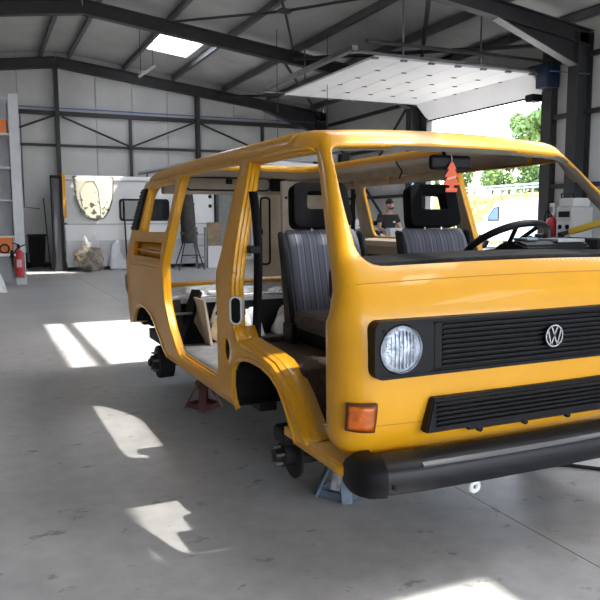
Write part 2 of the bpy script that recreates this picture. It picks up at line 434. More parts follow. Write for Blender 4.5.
# roof: purlins, cladding sheets, rooflights
ce = struct('ceiling')
PZ = .19
px_ = [.72, 1.48, 3.05, 4.55, 6.2, 7.75, 9.3, -.85, -2.4, -3.95, -5.5, -7.0]
for xx in px_:
    z = zr(xx)+PZ/2+.005
    bm = bmesh.new()
    a_box(bm, (xx-.012, YF, z-PZ/2), (xx+.012, YB, z+PZ/2))
    a_box(bm, (xx-.012, YF, z+PZ/2-.012), (xx+.075, YB, z+PZ/2)); a_box(bm, (xx-.075, YF, z-PZ/2), (xx+.012, YB, z-PZ/2+.012))
    bmo('purlin', bm, GALVD, ce)
LIGHTS = [(3.15, 4.35, 15.35, 17.5), (2.72, 3.95, -1.0, 2.15), (2.84, 4.1, 2.15, 5.95), (3.2, 3.75, -2.75, -1.62), (-4.6, -3.2, 9.5, 13.0), (6.3, 7.7, -.5, 6.0), (5.6, 7.0, -7.5, -4.5)]  # first rooflight is in view; the rest unseen, added for sun patches and fill
def slab_at(name, xa, xb, ya, yb, th, m):
    zo = PZ+.02
    P = [(xa, zr(xa)+zo), (xb, zr(xb)+zo), (xb, zr(xb)+zo+th), (xa, zr(xa)+zo+th)]
    return prism(name, P, 'Y', ya, yb, m, ce)
for sg, xa, xb in ((1, RX, XR+.2), (-1, XL-.2, RX)):
    y = YF-.2
    while y < YB+.15:
        y2 = y+1.0
        hol = sorted([l for l in LIGHTS if l[0] > xa and l[1] < xb and l[2] < y2 and l[3] > y])
        ly = [(y, y2)]
        cuts = sorted({y, y2, *[c for l in hol for c in (l[2], l[3]) if y < c < y2]})
        for a, b in zip(cuts, cuts[1:]):
            mid = (a+b)/2; X = xa; g0 = .008 if a == y else 0
            for l in [l for l in hol if l[2] < mid < l[3]]:
                slab_at('roof_panel', X, l[0], a+g0, b, .08, ROOFM); X = l[1]
            slab_at('roof_panel', X, xb, a+g0, b, .08, ROOFM)
        y = y2
box('roof_cover', (XL-.2, YF-.2, 0), (XR+.2, YF-.15, .02), ROOFM, ce) if False else None
for l in LIGHTS:
    zo = PZ+.06
    pyd('rooflight', [(l[0], l[2], zr(l[0])+zo), (l[1], l[2], zr(l[1])+zo), (l[1], l[3], zr(l[1])+zo), (l[0], l[3], zr(l[0])+zo)], [(0, 1, 2, 3)], RLDIM if l[2] == -1.0 else RLIGHT, ce)
for xx in (RX,):
    bm = bmesh.new(); 
    for sg in (-1, 1): a_box(bm, (min(xx, xx+sg*.36), YF, RZ+PZ-.03), (max(xx, xx+sg*.36), YB, RZ+PZ+.012))
    bmo('ridge_flashing', bm, ROOFM, ce)
# roof bracing
def zb(x, o=-.08): return zr(x)-o-.16
node = Vector((4.45, 10.8, 5.36))
for p in ((5.95, 13.75, zb(5.9)), (3.05, 8.5, zb(3.0)), (3.0, 13.7, zb(3.0)), (6.1, 8.5, zb(6.1))):
    tube('roof_brace', [node, p], .028, DARKST, ce, 6)
box('brace_plate', node-Vector((.14, .14, .012)), node+Vector((.14, .14, .012)), DARKST, ce)
tube('roof_brace', [(5.95, 13.75, 5.2), (9.5, 8.7, 4.75)], .045, DARKST, ce, 6)
tube('roof_brace', [(6.2, 8.5, 5.2), (9.5, 13.7, 4.75)], .045, DARKST, ce, 6)
tube('roof_brace', [(5.9, 14.2, 5.2), (9.5, 19.5, 4.75)], .04, DARKST, ce, 6)
tube('roof_brace', [(9.5, 14.2, 4.75), (5.9, 19.5, 5.2)], .04, DARKST, ce, 6)

# sectional door lying open under the roof
dr = struct('door_1')
XI = 5.62
n = 6; wdt = (9.35-XI)/n
for k in range(n):
    box('door_section', (XI+k*wdt+.004, DY0-.03, 4.30), (XI+(k+1)*wdt-.004, DY1+.03, 4.345), DOORW, dr, .004)
prism('door_section', [(9.36, 4.30), (9.74, 3.92), (9.77, 3.95), (9.37, 4.345)], 'Y', DY0-.03, DY1+.03, DOORW, dr)
prism('bottom_seal', [(9.735, 3.925), (9.765, 3.89), (9.785, 3.91), (9.77, 3.95)], 'Y', DY0-.03, DY1+.03, BLK, dr)
for yy in (DY0-.09, DY1+.09):
    pts = [(XI-.5, yy, 4.36), (9.2, yy, 4.36)] + [(9.2+.55*math.sin(a), yy, 3.81+.55*math.cos(a)) for a in [PI/2*k/6 for k in range(1, 7)]] + [(9.75, yy, .1)]
    tube('track', pts, .028, GALV, dr, 6)
    for k in range(n+1):
        x = XI+k*wdt; yi = yy+(.07 if yy < 11 else -.07)
        boxes('hinge', [((x-.06, min(yy, yi), 4.27), (x+.06, max(yy, yi), 4.30))], GALV, dr)
for k in range(n):
    for yy in (10.3, 11.1, 11.9, 12.7):
        box('hinge', (XI+(k+1)*wdt-.05, yy-.02, 4.285), (XI+(k+1)*wdt+.05, yy+.02, 4.30), GALV, dr)
for yy, xx in ((DY0-.09, 6.2), (DY0-.09, 8.0), (DY1+.09, 6.2), (DY1+.09, 8.0)):
    tube('hanger', [(xx, yy, 4.36), (xx, yy, zr(xx)+.1)], .018, GALV, dr, 6)
tube('drive_rail', [(XI-.3, DY0-.25, 4.52), (9.6, DY0-.25, 4.52)], .035, DARKST, dr, 6)
beam('inner_rail', (XI-.45, DY0-.1, 4.42), (XI-.45, DY1+.1, 4.42), .08, .12, GALV, dr, I=False)
boxes('motor', [((9.35, DY0-.1, 3.75), (9.62, DY0+.14, 3.90))], BLK, dr, .02)
box('winding_box', (9.45, DY0-.38, 4.0), (9.8, DY0-.05, 4.45), mat('navy paint', (.012, .025, .07), .5), dr, .02)

# hanging strip lamp
hl = thing('strip_lamp', 'white strip light hanging on two thin wires below the back roof bay', 'lamp', None, (2.62, 14.75, 4.7))
bm = bmesh.new(); a_beam(bm, (-.20, .0, -.02), (.18, -.1, .25), .05, .09, I=False); bmo('housing', bm, WHT, hl)
tube('wire', [(-.15, 0, 0), (-.15, 0, 1.35)], .008, DARKST, hl, 5); tube('wire', [(.13, -.08, .22), (.13, -.08, 1.32)], .008, DARKST, hl, 5)

# ================================================================== THE VAN
van = thing('van', 'yellow van without doors or wheels, standing on axle stands in the workshop', 'van')
CX = .9225
def sm(t): t = max(0, min(1, t)); return t*t*(3-2*t)
def tum(z): return max(0, min(1.05, (z-1.0)/.66))**1.15
def xs(y, z): return tum(z)*(.155 + .05*sm((1.0-y)/.5))
def side_R(y, z): return Vector((xs(y, z), y, z))
def side_L(y, z): return Vector((2*CX-xs(y, z), y, z))
# centre profile front-bottom -> roof -> rear-bottom: (y, z, corner radius)
PROF = [(.07, .43, .10), (.03, .48, .11), (.005, .56, .12), (-.005, .70, .13), (-.005, .82, .13), (.004, .94, .125), (.03, 1.03, .11), (.085, 1.12, .08),
        (.125, 1.165, .062), (.29, 1.34, .052), (.455, 1.515, .050), (.61, 1.675, .055), (.665, 1.725, .075), (.74, 1.755, .09), (.90, 1.772, .10), (1.3, 1.778, .10),
        (2.3, 1.785, .10), (3.3, 1.78, .10), (3.8, 1.765, .10), (3.97, 1.735, .10), (4.06, 1.66, .08), (4.13, 1.4, .07), (4.19, 1.1, .07), (4.20, .9, .07), (4.17, .6, .08), (4.10, .42, .08)]
def catmull(P, n=8):
    out = []
    for i in range(len(P)-1):
        p0 = Vector(P[max(i-1, 0)]); p1 = Vector(P[i]); p2 = Vector(P[i+1]); p3 = Vector(P[min(i+2, len(P)-1)])
        # centripetal-ish tangents limited by segment lengths
        l0 = max((p1-p0).length, 1e-6); l1 = (p2-p1).length; l2 = max((p3-p2).length, 1e-6)
        m1 = ((p1-p0)/l0 + (p2-p1)/l1)*.5*l1 if i > 0 else (p2-p1)
        m2 = ((p2-p1)/l1 + (p3-p2)/l2)*.5*l1 if i < len(P)-2 else (p2-p1)
        for k in range(n):
            t = k/n; out.append((2*t**3-3*t*t+1)*p1 + (t**3-2*t*t+t)*m1 + (-2*t**3+3*t*t)*p2 + (t**3-t*t)*m2)
    out.append(Vector(P[-1])); return out
PC = catmull(PROF)
ARC = [0]
for a, b in zip(PC, PC[1:]): ARC.append(ARC[-1] + math.hypot(b.x-a.x, b.y-a.y))
def prof(v):
    v = max(0, min(ARC[-1]-1e-6, v)); lo, hi = 0, len(ARC)-1
    while hi-lo > 1:
        m_ = (lo+hi)//2
        if ARC[m_] <= v: lo = m_
        else: hi = m_
    t = (v-ARC[lo])/(ARC[hi]-ARC[lo]); p = PC[lo]*(1-t)+PC[hi]*t
    a = PC[max(lo-1, 0)]; b = PC[min(hi+1, len(PC)-1)]
    tg = Vector((b.x-a.x, b.y-a.y)).normalized(); nrm = Vector((-tg.y, tg.x))     # outward
    return p.x, p.y, p.z, nrm
def vat(i): return ARC[i*8]          # arc length at profile control point i
LF = .86
def bodyF(t, v, off=0.0):
    """t across the body (-1..1 edge to edge, beyond: continuing down the side), v along the profile"""
    y, z, rad, nrm = prof(v); s = -1 if t < 0 else 1; a = abs(t)
    ww = CX - xs(y, z); bow = .022
    if a <= LF: xx = (ww-rad)*a/LF; dd = bow*(a/LF)**2; nx, nn = 0, 1
    elif a <= 1:
        th = (a-LF)/(1-LF)*PI/2; xx = (ww-rad) + rad*math.sin(th); dd = bow + rad*(1-math.cos(th)); nx, nn = math.sin(th), math.cos(th)
    else: xx = ww; dd = bow+rad+(a-1)*.5; nx, nn = 1, 0
    xx += nx*off; dd -= nn*off
    return Vector((CX + s*xx, y - nrm.x*dd, z - nrm.y*dd))
V_BASE, V_TOP, V_HEAD, V_ROOFEND, V_END = vat(8), vat(11), vat(14), vat(18), ARC[-1]-.002
def tx(xo, v):                       # t of a distance xo from the centre line
    y, z, rad, _ = prof(v); return xo/(CX-xs(y, z)-rad)*LF
# front panel sheet with windscreen opening
EXT = 1.07
vb, vtp = V_BASE+.0, V_TOP-.0
tb, tt = .828, .885
ws = roundpoly([(-tb, vb), (tb, vb), (tt, vtp), (-tt, vtp)], [.12, .12, .07, .07], 6)
out = [(-EXT, 0.0), (EXT, 0.0), (EXT, V_BASE-.05), (1.06, V_TOP-.06), (1.0, V_TOP+.03), (1.0, V_HEAD), (-1.0, V_HEAD), (-1.0, V_TOP+.03), (-1.06, V_TOP-.06), (-EXT, V_BASE-.05)]
fp = sheet('front_panel', out, [ws], .028, bodyF, [YEL, LIN], van, .022)
# roof with the big opening of a camper top
hole = roundpoly([(-tx(.47, 2.9), V_HEAD+.30), (tx(.47, 2.9), V_HEAD+.30), (tx(.47, 2.9), vat(17)-.05), (-tx(.47, 2.9), vat(17)-.05)], .28, 6)
rf = sheet('roof_panel', [(-1, V_HEAD), (1, V_HEAD), (1, V_ROOFEND), (-1, V_ROOFEND)], [hole], .06, bodyF, [YEL, LIN], van, .05)
# rear end with the empty tailgate opening
vr0, vr1 = vat(19)+.07, vat(22)+.33
rear_hole = roundpoly([(-.78, vr0), (.78, vr0), (.84, vr1), (-.84, vr1)], .12, 5)
sheet('rear_panel', [(-1, V_ROOFEND), (1, V_ROOFEND), (1, V_END), (-1, V_END)], [rear_hole], .06, bodyF, [YEL, LIN], van, .04)
# side panels
def arc_pts(c, rx, rz, a0, a1, n): return [(c[0]+rx*math.cos(math.radians(a0+(a1-a0)*k/n)), c[1]+rz*math.sin(math.radians(a0+(a1-a0)*k/n))) for k in range(n+1)]
FA = [(.475, .385), (.535, .455), (.60, .535), (.66, .585), (.75, .622), (.86, .640), (1.0, .642), (1.12, .628), (1.21, .60), (1.255, .55), (1.262, .47), (1.235, .40), (1.20, .362)]
RA = [(2.70, .362), (2.80, .40), (2.92, .47), (3.05, .545), (3.20, .605), (3.38, .64), (3.55, .64), (3.70, .60), (3.80, .53), (3.85, .47)]
REAR = [(4.02, .44), (4.075, .60), (4.115, .9), (4.105, 1.1), (4.045, 1.4), (3.98, 1.60), (3.92, 1.655)]
DOORF = [(.76, 1.662), (.70, 1.648)]       # top of A pillar
DO = [(1.385, 1.645), (1.345, 1.44), (1.32, 1.23), (1.285, 1.05), (1.268, .87), (1.262, .77), (1.20, .712), (1.05, .70), (.87, .690), (.75, .675), (.64, .632), (.545, .57), (.455, .485), (.40, .435), (.36, .415)]
outR = [(.06, .385)] + FA + RA + REAR + DOORF + DO + [(.06, .415)]
slide = roundpoly([(1.512, 1.643), (1.512, 1.17), (1.54, 1.06), (1.518, .90), (1.512, .43), (2.36, .43), (2.47, .50), (2.61, .60), (2.75, .77), (2.775, 1.0), (2.745, 1.27), (2.75, 1.643)], [.04, .03, .03, .03, .08, .06, .05, .05, .05, .05, .05, .06], 4)
win = roundpoly([(2.84, 1.252), (3.70, 1.240), (3.75, 1.60), (2.87, 1.605)], .05, 4)
rec = roundpoly([(2.84, 1.045), (3.80, 1.035), (3.84, 1.175), (2.86, 1.185)], .03, 3)
oval = [(1.365+.05*math.cos(2*PI*k/14), .645+.062*math.sin(2*PI*k/14)) for k in range(14)]
sheet('side_panel', outR, [slide, win, rec, oval], .05, side_R, [YEL, LIN], van, .018, True)
DOL = [(1.60, 1.645), (1.575, 1.44), (1.54, 1.23), (1.50, 1.05), (1.45, .87), (1.40, .77)] + DO[6:]
outL = [(.06, .385)] + FA + RA + REAR + DOORF + DOL + [(.06, .415)]
winM = roundpoly([(1.72, 1.20), (2.86, 1.20), (2.88, 1.60), (1.74, 1.60)], .06, 4)
winR = roundpoly([(3.06, 1.21), (3.80, 1.22), (3.74, 1.585), (3.03, 1.585)], .06, 4)
sheet('side_panel', outL, [winM, winR], .05, side_L, [YEL, LIN], van, .025)
# returns: stepped flanges folded inwards round the openings
def jamb(name, poly, prof_, F, sgn, closed, m, parent, step=.05):
    P = dens(poly, step, closed); n = len(P)
    area = sum(P[i][0]*P[(i+1) % n][1]-P[(i+1) % n][0]*P[i][1] for i in range(n))
    s = 1 if (area > 0) == closed else -1
    if not closed: s = 1
    N = []
    for i in range(n):
        a = Vector(P[i-1] if (closed or i) else P[0]); b = Vector(P[(i+1) % n] if (closed or i < n-1) else P[-1])
        t = (b-a).normalized(); N.append(Vector((-t.y, t.x))*s)
    V = []; Fs = []; k = len(prof_)
    for i in range(n):
        for o_, dp in prof_:
            q = Vector(P[i])+N[i]*o_; p = F(q.x, q.y); V.append(p+Vector((sgn*dp, 0, 0)))
    for i in range(n if closed else n-1):
        j = (i+1) % n
        for c in range(k-1): Fs.append((i*k+c, i*k+c+1, j*k+c+1, j*k+c))
    o = pyd(name, V, Fs, m, parent, True)
    bm = bmesh.new(); bm.from_mesh(o.data); bmesh.ops.recalc_face_normals(bm, faces=bm.faces[:]); bm.to_mesh(o.data); bm.free()
    md = o.modifiers.new('thickness', 'SOLIDIFY'); md.thickness = .004; md.offset = 0
    return sharp(o, 28)
JP = [(-.004, 0), (.001, .004), (.002, .018), (.012, .022), (.013, .038), (.019, .042), (.020, .062)]
jamb('sliding_door_frame', list(reversed(slide)), [(-o_, d_) for o_, d_ in JP], side_R, 1, True, YEL, van)
JPW = [(-.004, 0), (.001, .004), (.002, .024), (.010, .028), (.012, .052), (.016, .056), (.018, .118)]
fd = DOORF[1:] + DO[:7]
jamb('arch_sill', DO[5:], [(-o_, d_) for o_, d_ in JPW], side_R, 1, False, YEL, van)
jamb('front_door_frame', fd, [(-o_, d_) for o_, d_ in JP], side_R, 1, False, YEL, van)
jamb('front_door_frame', DOORF[1:] + DOL[:-1], [(-o_, d_) for o_, d_ in JP], side_L, -1, False, YEL, van)
jamb('window_frame', list(reversed(win)), [(-.002, 0), (-.004, .02), (-.018, .022), (-.02, .07)], side_R, 1, True, YEL, van)
jamb('arch_flange', FA, [(.0, -.004), (.018, -.006), (.020, .0)], side_R, 1, False, YEL, van)
jamb('arch_flange', RA, [(.0, -.004), (.018, -.006), (.020, .0)], side_R, 1, False, YEL, van)
# slot trims and the recessed tray under the rear window
SM = Matrix.Translation((.020, 1.255, .868)) @ Matrix.Rotation(math.radians(-42), 4, 'Z')
o = ring_prism('slot_trim', rrect(-.034, -.075, .034, .075, .034), rrect(-.026, -.067, .026, .067, .026), -.012, .03, WHT, van); o.matrix_world = SM
o = prism('slot_hole', rrect(-.027, -.068, .027, .068, .027), 'Y', -.008, .03, RUB, van); o.matrix_world = SM
for z in (1.035, 1.065): lathe('striker_screw', [(.001, -.003), (.004, -.002), (.004, .01)], (.016, 1.278, z), YEL, van, 'X', 8)
def plate(name, poly, F, off, m, parent, thick=.008, step=.08):
    return sheet(name, poly, [], step, lambda y, z: F(y, z)+Vector((off, 0, 0)), m, parent, -thick)
plate('oval_back', [(1.365+.06*math.cos(2*PI*k/14), .645+.075*math.sin(2*PI*k/14)) for k in range(14)], side_R, .010, RUB, van)
plate('recess_back', roundpoly([(2.82, 1.03), (3.82, 1.02), (3.86, 1.19), (2.84, 1.20)], .03, 3), side_R, .05, YEL, van)
jamb('recess_frame', rec, [(.012, -.004), (0, -.004), (-.004, .05)], side_R, 1, True, YEL, van)
bx = boxes('recess_rail', [((.028, 2.9, 1.085), (.05, 3.78, 1.105))], YEL, van, .004)
tube('swage_line', [side_R(y, z)+Vector((.002, 0, 0)) for y, z in [(2.80, .985), (3.3, .978), (3.8, .972), (4.08, .968)]], .009, YEL, van, 8)
tube('panel_seam', [side_R(y, z)+Vector((.0015, 0, 0)) for y, z in [(3.93, .50), (3.95, .75), (3.93, 1.0), (3.90, 1.19)]], .003, mat('seam shade', (.42, .2, .015), .6), van, 6)
# louvre of the air intake on the rear pillar
lv = plate('air_intake', [(3.80, 1.255), (4.07, 1.255), (3.98, 1.60), (3.775, 1.60)], side_R, -.012, BLK, van, .012)
for k in range(11):
    z = 1.275+k*.03; y0 = 3.805-(k/11)*.02; y1 = 4.075-(k/11)*.085
    a = side_R(y0, z); b = side_R(y1, z)
    beam('slat', a+Vector((-.013, 0, 0)), b+Vector((-.013, 0, 0)), .008, .010, RUB, lv, I=False)
# sill step strip of the sliding door and threshold of cab
boxes('sill_strip', [((.012, 1.53, .425), (.03, 2.40, .445)), ((.055, 1.53, .418), (.07, 2.40, .436))], YEL, van, .004)
# inner floor, wheel boxes, bulkheads
box('cargo_floor', (.05, 1.32, .39), (1.80, 3.05, .425), mat('worn load floor', (.13, .13, .135), .6, var=.3, scale=6), van)
box('step_plate', (.01, .02, .385), (.36, .62, .425), YEL, van, .006)
box('footwell_floor', (.36, .10, .385), (1.50, .62, .43), CARP, van)
box('step_plate', (1.50, .02, .385), (1.835, .62, .425), YEL, van, .006)
for x0, x1 in ((.105, .8), (1.045, 1.74)):
    prism('wheel_box', [(.50, .43), (.62, .66), (.74, .675), (1.32, .675), (1.32, .43), (1.27, .43), (1.27, .63), (.70, .63), (.56, .43)], 'X', x0, x1, CARP, van, .006)
box('cab_floor', (.80, .58, .43), (1.045, 1.32, .675), CARP, van, .01)
box('cab_bulkhead', (.10, 1.32, .42), (1.74, 1.345, .70), CARP, van)
def liner(name, arcp, x0, x1):
    V = []; n = len(arcp)
    for x in (x0, x1):
        for y, z in arcp: V.append((x, y, z+.01))
    o = pyd(name, V, [(i, i+1, n+i+1, n+i) for i in range(n-1)] + [tuple(range(n, 2*n))], RUB, van, False)
    md = o.modifiers.new('thickness', 'SOLIDIFY'); md.thickness = .01; md.offset = 0; return o
liner('arch_liner', [(p[0], p[1]+.004) for p in FA], .012, .42); liner('arch_liner', RA, .012, .42)
liner('arch_liner', FA, 1.83, 1.43); liner('arch_liner', RA, 1.83, 1.43)
box('underframe', (.16, 1.3, .30), (.26, 4.0, .385), RUST, van); box('underframe', (1.58, 1.3, .30), (1.68, 4.0, .385), RUST, van)
box('underframe', (.5, .1, .28), (1.35, .9, .38), RUST, van, .02)
box('front_crossmember', (.10, .62, .33), (1.74, .80, .40), RUST, van, .01)
# engine deck at the back
box('engine_deck', (.06, 3.05, .70), (1.79, 4.08, .735), GREYM, van)
box('engine_deck_front', (.40, 3.06, .42), (1.79, 3.09, .70), BLK, van)
box('tailgate_sill', (.10, 4.02, .735), (1.75, 4.125, .775), YEL, van, .01)
# overhead locker across the rear
lk = box('overhead_locker', (.30, 3.90, 1.565), (1.47, 4.0, 1.74), LIN, van, .01)
ld = prism('locker_door', rrect(.50, 1.605, 1.28, 1.705, .035), 'Y', 3.885, 3.90, LIN, lk)
V = rrect(.495, 1.60, 1.285, 1.71, .04)
tube('door_seal', [(p[0], 3.888, p[1]) for p in V]+[(V[0][0], 3.888, V[0][1])], .008, RUB, lk, 6)
boxes('latch', [((.86, 3.875, 1.655), (.92, 3.89, 1.70))], BLK, lk, .006)
boxes('speaker', [((1.285, 3.865, 1.595), (1.435, 3.90, 1.725))], BLK, lk, .012)
lathe('speaker_cone', [(.012, 3.862), (.04, 3.866), (.045, 3.864)], (1.36, 0, 1.66), RUB, lk, 'Y', 16)
# wardrobe and trim panel at the left rear
wd = box('wardrobe', (1.165, 3.32, .735), (1.66, 3.37, 1.66), LIN, van, .012)
tp = prism('pillar_trim', rrect(1.22, .80, 1.62, 1.56, .04), 'Y', 3.99, 4.02, BEIG, van)
V = rrect(1.23, .92, 1.32, 1.54, .03)
tube('trim_seal', [(p[0], 3.985, p[1]) for p in V]+[(V[0][0], 3.985, V[0][1])], .009, RUB, tp, 6)
boxes('trim_latch', [((1.225, 3.97, 1.20), (1.245, 3.99, 1.25))], BLK, tp)
for k, (x, z) in enumerate(((1.20, 1.52), (1.26, 1.60))):
    lathe('screw_cap', [(.003, 3.310), (.012, 3.314), (.012, 3.322)], (x, 0, z), BLK, wd, 'Y', 10)
# left inner trim ledge and lower lining
prism('window_ledge', [(1.60, 1.17), (1.80, 1.185), (1.81, 1.14), (1.62, 1.13)], 'Y', 1.75, 3.30, BEIG, van, .006)
box('side_lining', (1.70, 1.75, .45), (1.79, 3.05, 1.135), BLK, van)
box('side_lining', (1.655, 1.77, 1.06), (1.70, 3.28, 1.13), LIN, van, .006)
# front: upper grille with lamps and badge
ug = thing('upper_grille', '', '') ; del ug['label'], ug['category']; ug.parent = van
def frontbox(name, x0, x1, z0, z1, y0, y1, m, parent, bev=.006): return box(name, (x0, y0, z0), (x1, y1, z1), m, parent, bev)
GZ0, GZ1 = .753, .967
ring_prism('surround', rrect(.092, GZ0, 2*CX-.092, GZ1, .035, 6), rrect(.105, GZ0+.012, 2*CX-.105, GZ1-.012, .022, 6), -.026, .04, BLK, ug)
box('grille_back', (.105, -.014, GZ0+.01), (2*CX-.105, .03, GZ1-.01), RUB, ug)
for s in (0, 1):
    def X(v): return v if s == 0 else 2*CX-v
    xa, xb = sorted((X(.105), X(.350)))
    hc = X(.205); GC = .86
    sq = dens(rrect(xa, GZ0+.012, xb, GZ1-.012, .02, 5), .012)
    cir = []
    for k in range(len(sq)):
        a = math.atan2(sq[k][1]-GC, sq[k][0]-hc); cir.append((hc+.0935*math.cos(a), GC+.0935*math.sin(a)))
    ring_prism('lamp_surround', sq, cir, -.022, .0, BLK, ug)
    hlm = lathe('headlight', [(.093, -.004), (.093, -.026), (.0895, -.032), (.088, -.012)], (hc, .005, .86), CHR, ug, 'Y', 32)
    LENS = mat('headlight lens', (.42, .47, .54), .18, .35, var=.35, scale=26, bump=.5, bscale=45)
    lathe('headlight_lens', [(.002, -.044), (.02, -.043), (.04, -.039), (.065, -.035), (.082, -.028), (.089, -.016)], (hc, .005, .86), LENS, hlm, 'Y', 32)
    bm = bmesh.new()
    for k in range(-4, 5):
        h_ = math.sqrt(max(.0, .07**2-(k*.016)**2)); yy = -.044+.30*(k*.016)**2*10
        a_box(bm, (hc+k*.016-.001, yy+.0025, .86-h_), (hc+k*.016+.001, yy+.02, .86+h_))
    bmo('lens_ribs', bm, LENS, hlm)
    x0, x1 = sorted((X(.352), X(.388)))
    box('lamp_divider', (x0, -.022, GZ0+.018), (x1, 0, GZ1-.018), BLK, ug, .004)
    lathe('screw', [(.002, -.028), (.007, -.026), (.007, -.02)], (X(.132), 0, GZ1-.035), RUB, ug, 'Y', 10)
for k in range(9):
    z = GZ0+.026+k*.0192
    prism('slat', [(-.026, z), (-.026, z+.006), (-.012, z+.011), (-.012, z+.005)], 'X', .388, 2*CX-.388, BLK, ug)
EMB = mat('badge metal', (.42, .42, .44), .25, 1)
em = lathe('emblem', [(.046, -.032), (.046, -.042), (.040, -.042), (.040, -.032)], (CX, 0, .861), EMB, ug, 'Y', 32)
lathe('emblem_plate', [(.042, -.034), (.042, -.030), (.01, -.030)], (CX, 0, .861), BLKG, em, 'Y', 28)
def stroke(pts, nm):
    bm = bmesh.new()
    for a, b in zip(pts, pts[1:]):
        a_beam(bm, (CX+a[0], -.039, .861+a[1]), (CX+b[0], -.039, .861+b[1]), .006, .0065, up=(0, 1, 0), I=False)
    return bmo(nm, bm, EMB, em)
stroke([(-.016, .0385), (0, .004), (.016, .0385)], 'emblem_v')
stroke([(-.034, .024), (-.0165, -.036), (0, -.001), (.0165, -.036), (.034, .024)], 'emblem_w')
# lower grille
lg = prism('lower_grille', [(.318, .528), (.350, .662), (2*CX-.350, .662), (2*CX-.318, .528)], 'Y', -.028, .02, BLK, van, .006)
prism('grille_recess', [(.362, .545), (.375, .648), (2*CX-.375, .648), (2*CX-.362, .545)], 'Y', -.0285, -.027, RUB, lg)
for k in range(6):
    z = .549+k*.0178
    prism('slat', [(-.040, z), (-.040, z+.005), (-.027, z+.010), (-.027, z+.004)], 'X', .362, 2*CX-.362, BLK, lg)
boxes('lower_lip', [((.52, -.02, .515), (1.325, .0, .529))], BLK, lg, .003)
for k in range(4): lathe('clip', [(.004, -.022), (.012, -.018), (.012, .0)], (.58+k*.23, 0, .512), BLK, lg, 'Y', 10)
# creases in the front panel
for v, nm in ((vat(7)-.015, 'panel_crease'), (vat(2)+.005, 'panel_crease')):
    tube(nm, [bodyF(-.93+1.86*k/40, v, -.0005) for k in range(41)], .0022, mat('seam shade', (.42, .2, .015), .6), van, 5)
# indicators
AMB = mat('amber lens', (.50, .10, .006), .15, var=.35, scale=26, coat=.4)
def vz(z):                            # profile length at height z on the nose
    v = 0
    while prof(v)[1] < z: v += .002
    return v
for s in (-1, 1):
    v0, v1 = vz(.552), vz(.662)
    fr = grid('indicator', lambda a, b: bodyF(s*(.866+a*.070), v0+(v1-v0)*b, .008), 10, 5, mat('dark amber frame', (.10, .03, .008), .4), van, .02)
    ln = grid('indicator_lens', lambda a, b: bodyF(s*(.872+a*.058), v0+.010+(v1-v0-.020)*b, .016), 10, 6, AMB, fr, .014)
    for k in range(5): tube('lens_rib', [bodyF(s*(.874+j*.054/8), v0+.02+k*.0185, .017) for j in range(9)], .0028, AMB, ln, 5)
    lathe('indicator_bulb', [(.001, -.012), (.012, -.008), (.014, 0), (.012, .01)], bodyF(s*.90, (v0+v1)/2, .018), mat('bulb', (.9, .35, .03), .1), fr, 'Y', 10)
# bumper: swept along the plan of the nose
path = [(.022, .07), (.014, .04), (.012, .0), (.020, -.04), (.046, -.078), (.105, -.10), (.25, -.118), (.55, -.128), (CX, -.132)]
path = path + [(2*CX-x, y) for x, y in reversed(path[:-1])]
def sweep(name, path, sec, m, parent, i0=0, i1=None):
    P = path; V = []; F = []; k = len(sec); idx = range(i0, (i1 or len(P)))
    for i in idx:
        a = Vector(P[max(i-1, 0)]); b = Vector(P[min(i+1, len(P)-1)]); t = (b-a).normalized(); nr = Vector((t.y, -t.x))
        for o_, z in sec: q = Vector(P[i])+nr*o_; V.append((q.x, q.y, z))
    n = len(idx)
    for i in range(n-1):
        for c in range(k): F.append((i*k+c, i*k+(c+1) % k, (i+1)*k+(c+1) % k, (i+1)*k+c))
    F += [tuple(range(k)), tuple(reversed(range((n-1)*k, n*k)))]
    o = pyd(name, V, F, m, parent, True)
    bm = bmesh.new(); bm.from_mesh(o.data); bmesh.ops.recalc_face_normals(bm, faces=bm.faces[:]); bm.to_mesh(o.data); bm.free()
    return sharp(o, 40)
sec = [(-.11, .470), (-.045, .462), (-.010, .440), (.0, .424), (.0, .362), (-.012, .345), (-.05, .335), (-.11, .34)]
bump = sweep('bumper', path, sec, BLKG, van, 5, len(path)-5)
seccap = [(-.09, .476), (-.035, .468), (-.002, .446), (.008, .428), (.008, .360), (-.006, .338), (-.05, .328), (-.09, .335)]
sweep('end_cap', path, seccap, BLK, bump, 0, 6); sweep('end_cap', path, seccap, BLK, bump, len(path)-6, len(path))
sweep('top_strip', path, [(-.020, .452), (-.008, .444), (-.008, .436), (-.020, .444)], mat('bumper strip', (.10, .10, .105), .3), bump, 6, len(path)-6)
lathe('bumper_bolt', [(.003, -.112), (.009, -.110), (.009, -.10)], (.13, 0, .375), RUB, bump, 'Y', 10)
# towing eye
bm = bmesh.new()
a_tube(bm, [(.62, .06, .30), (.58, .0, .295)] + [(.545+.018*math.cos(a), -.03, .288+.018*math.sin(a)) for a in [PI*.1+2*PI*k/12 for k in range(13)]], .011, 8)
bmo('towing_eye', bm, WHT, van, True)
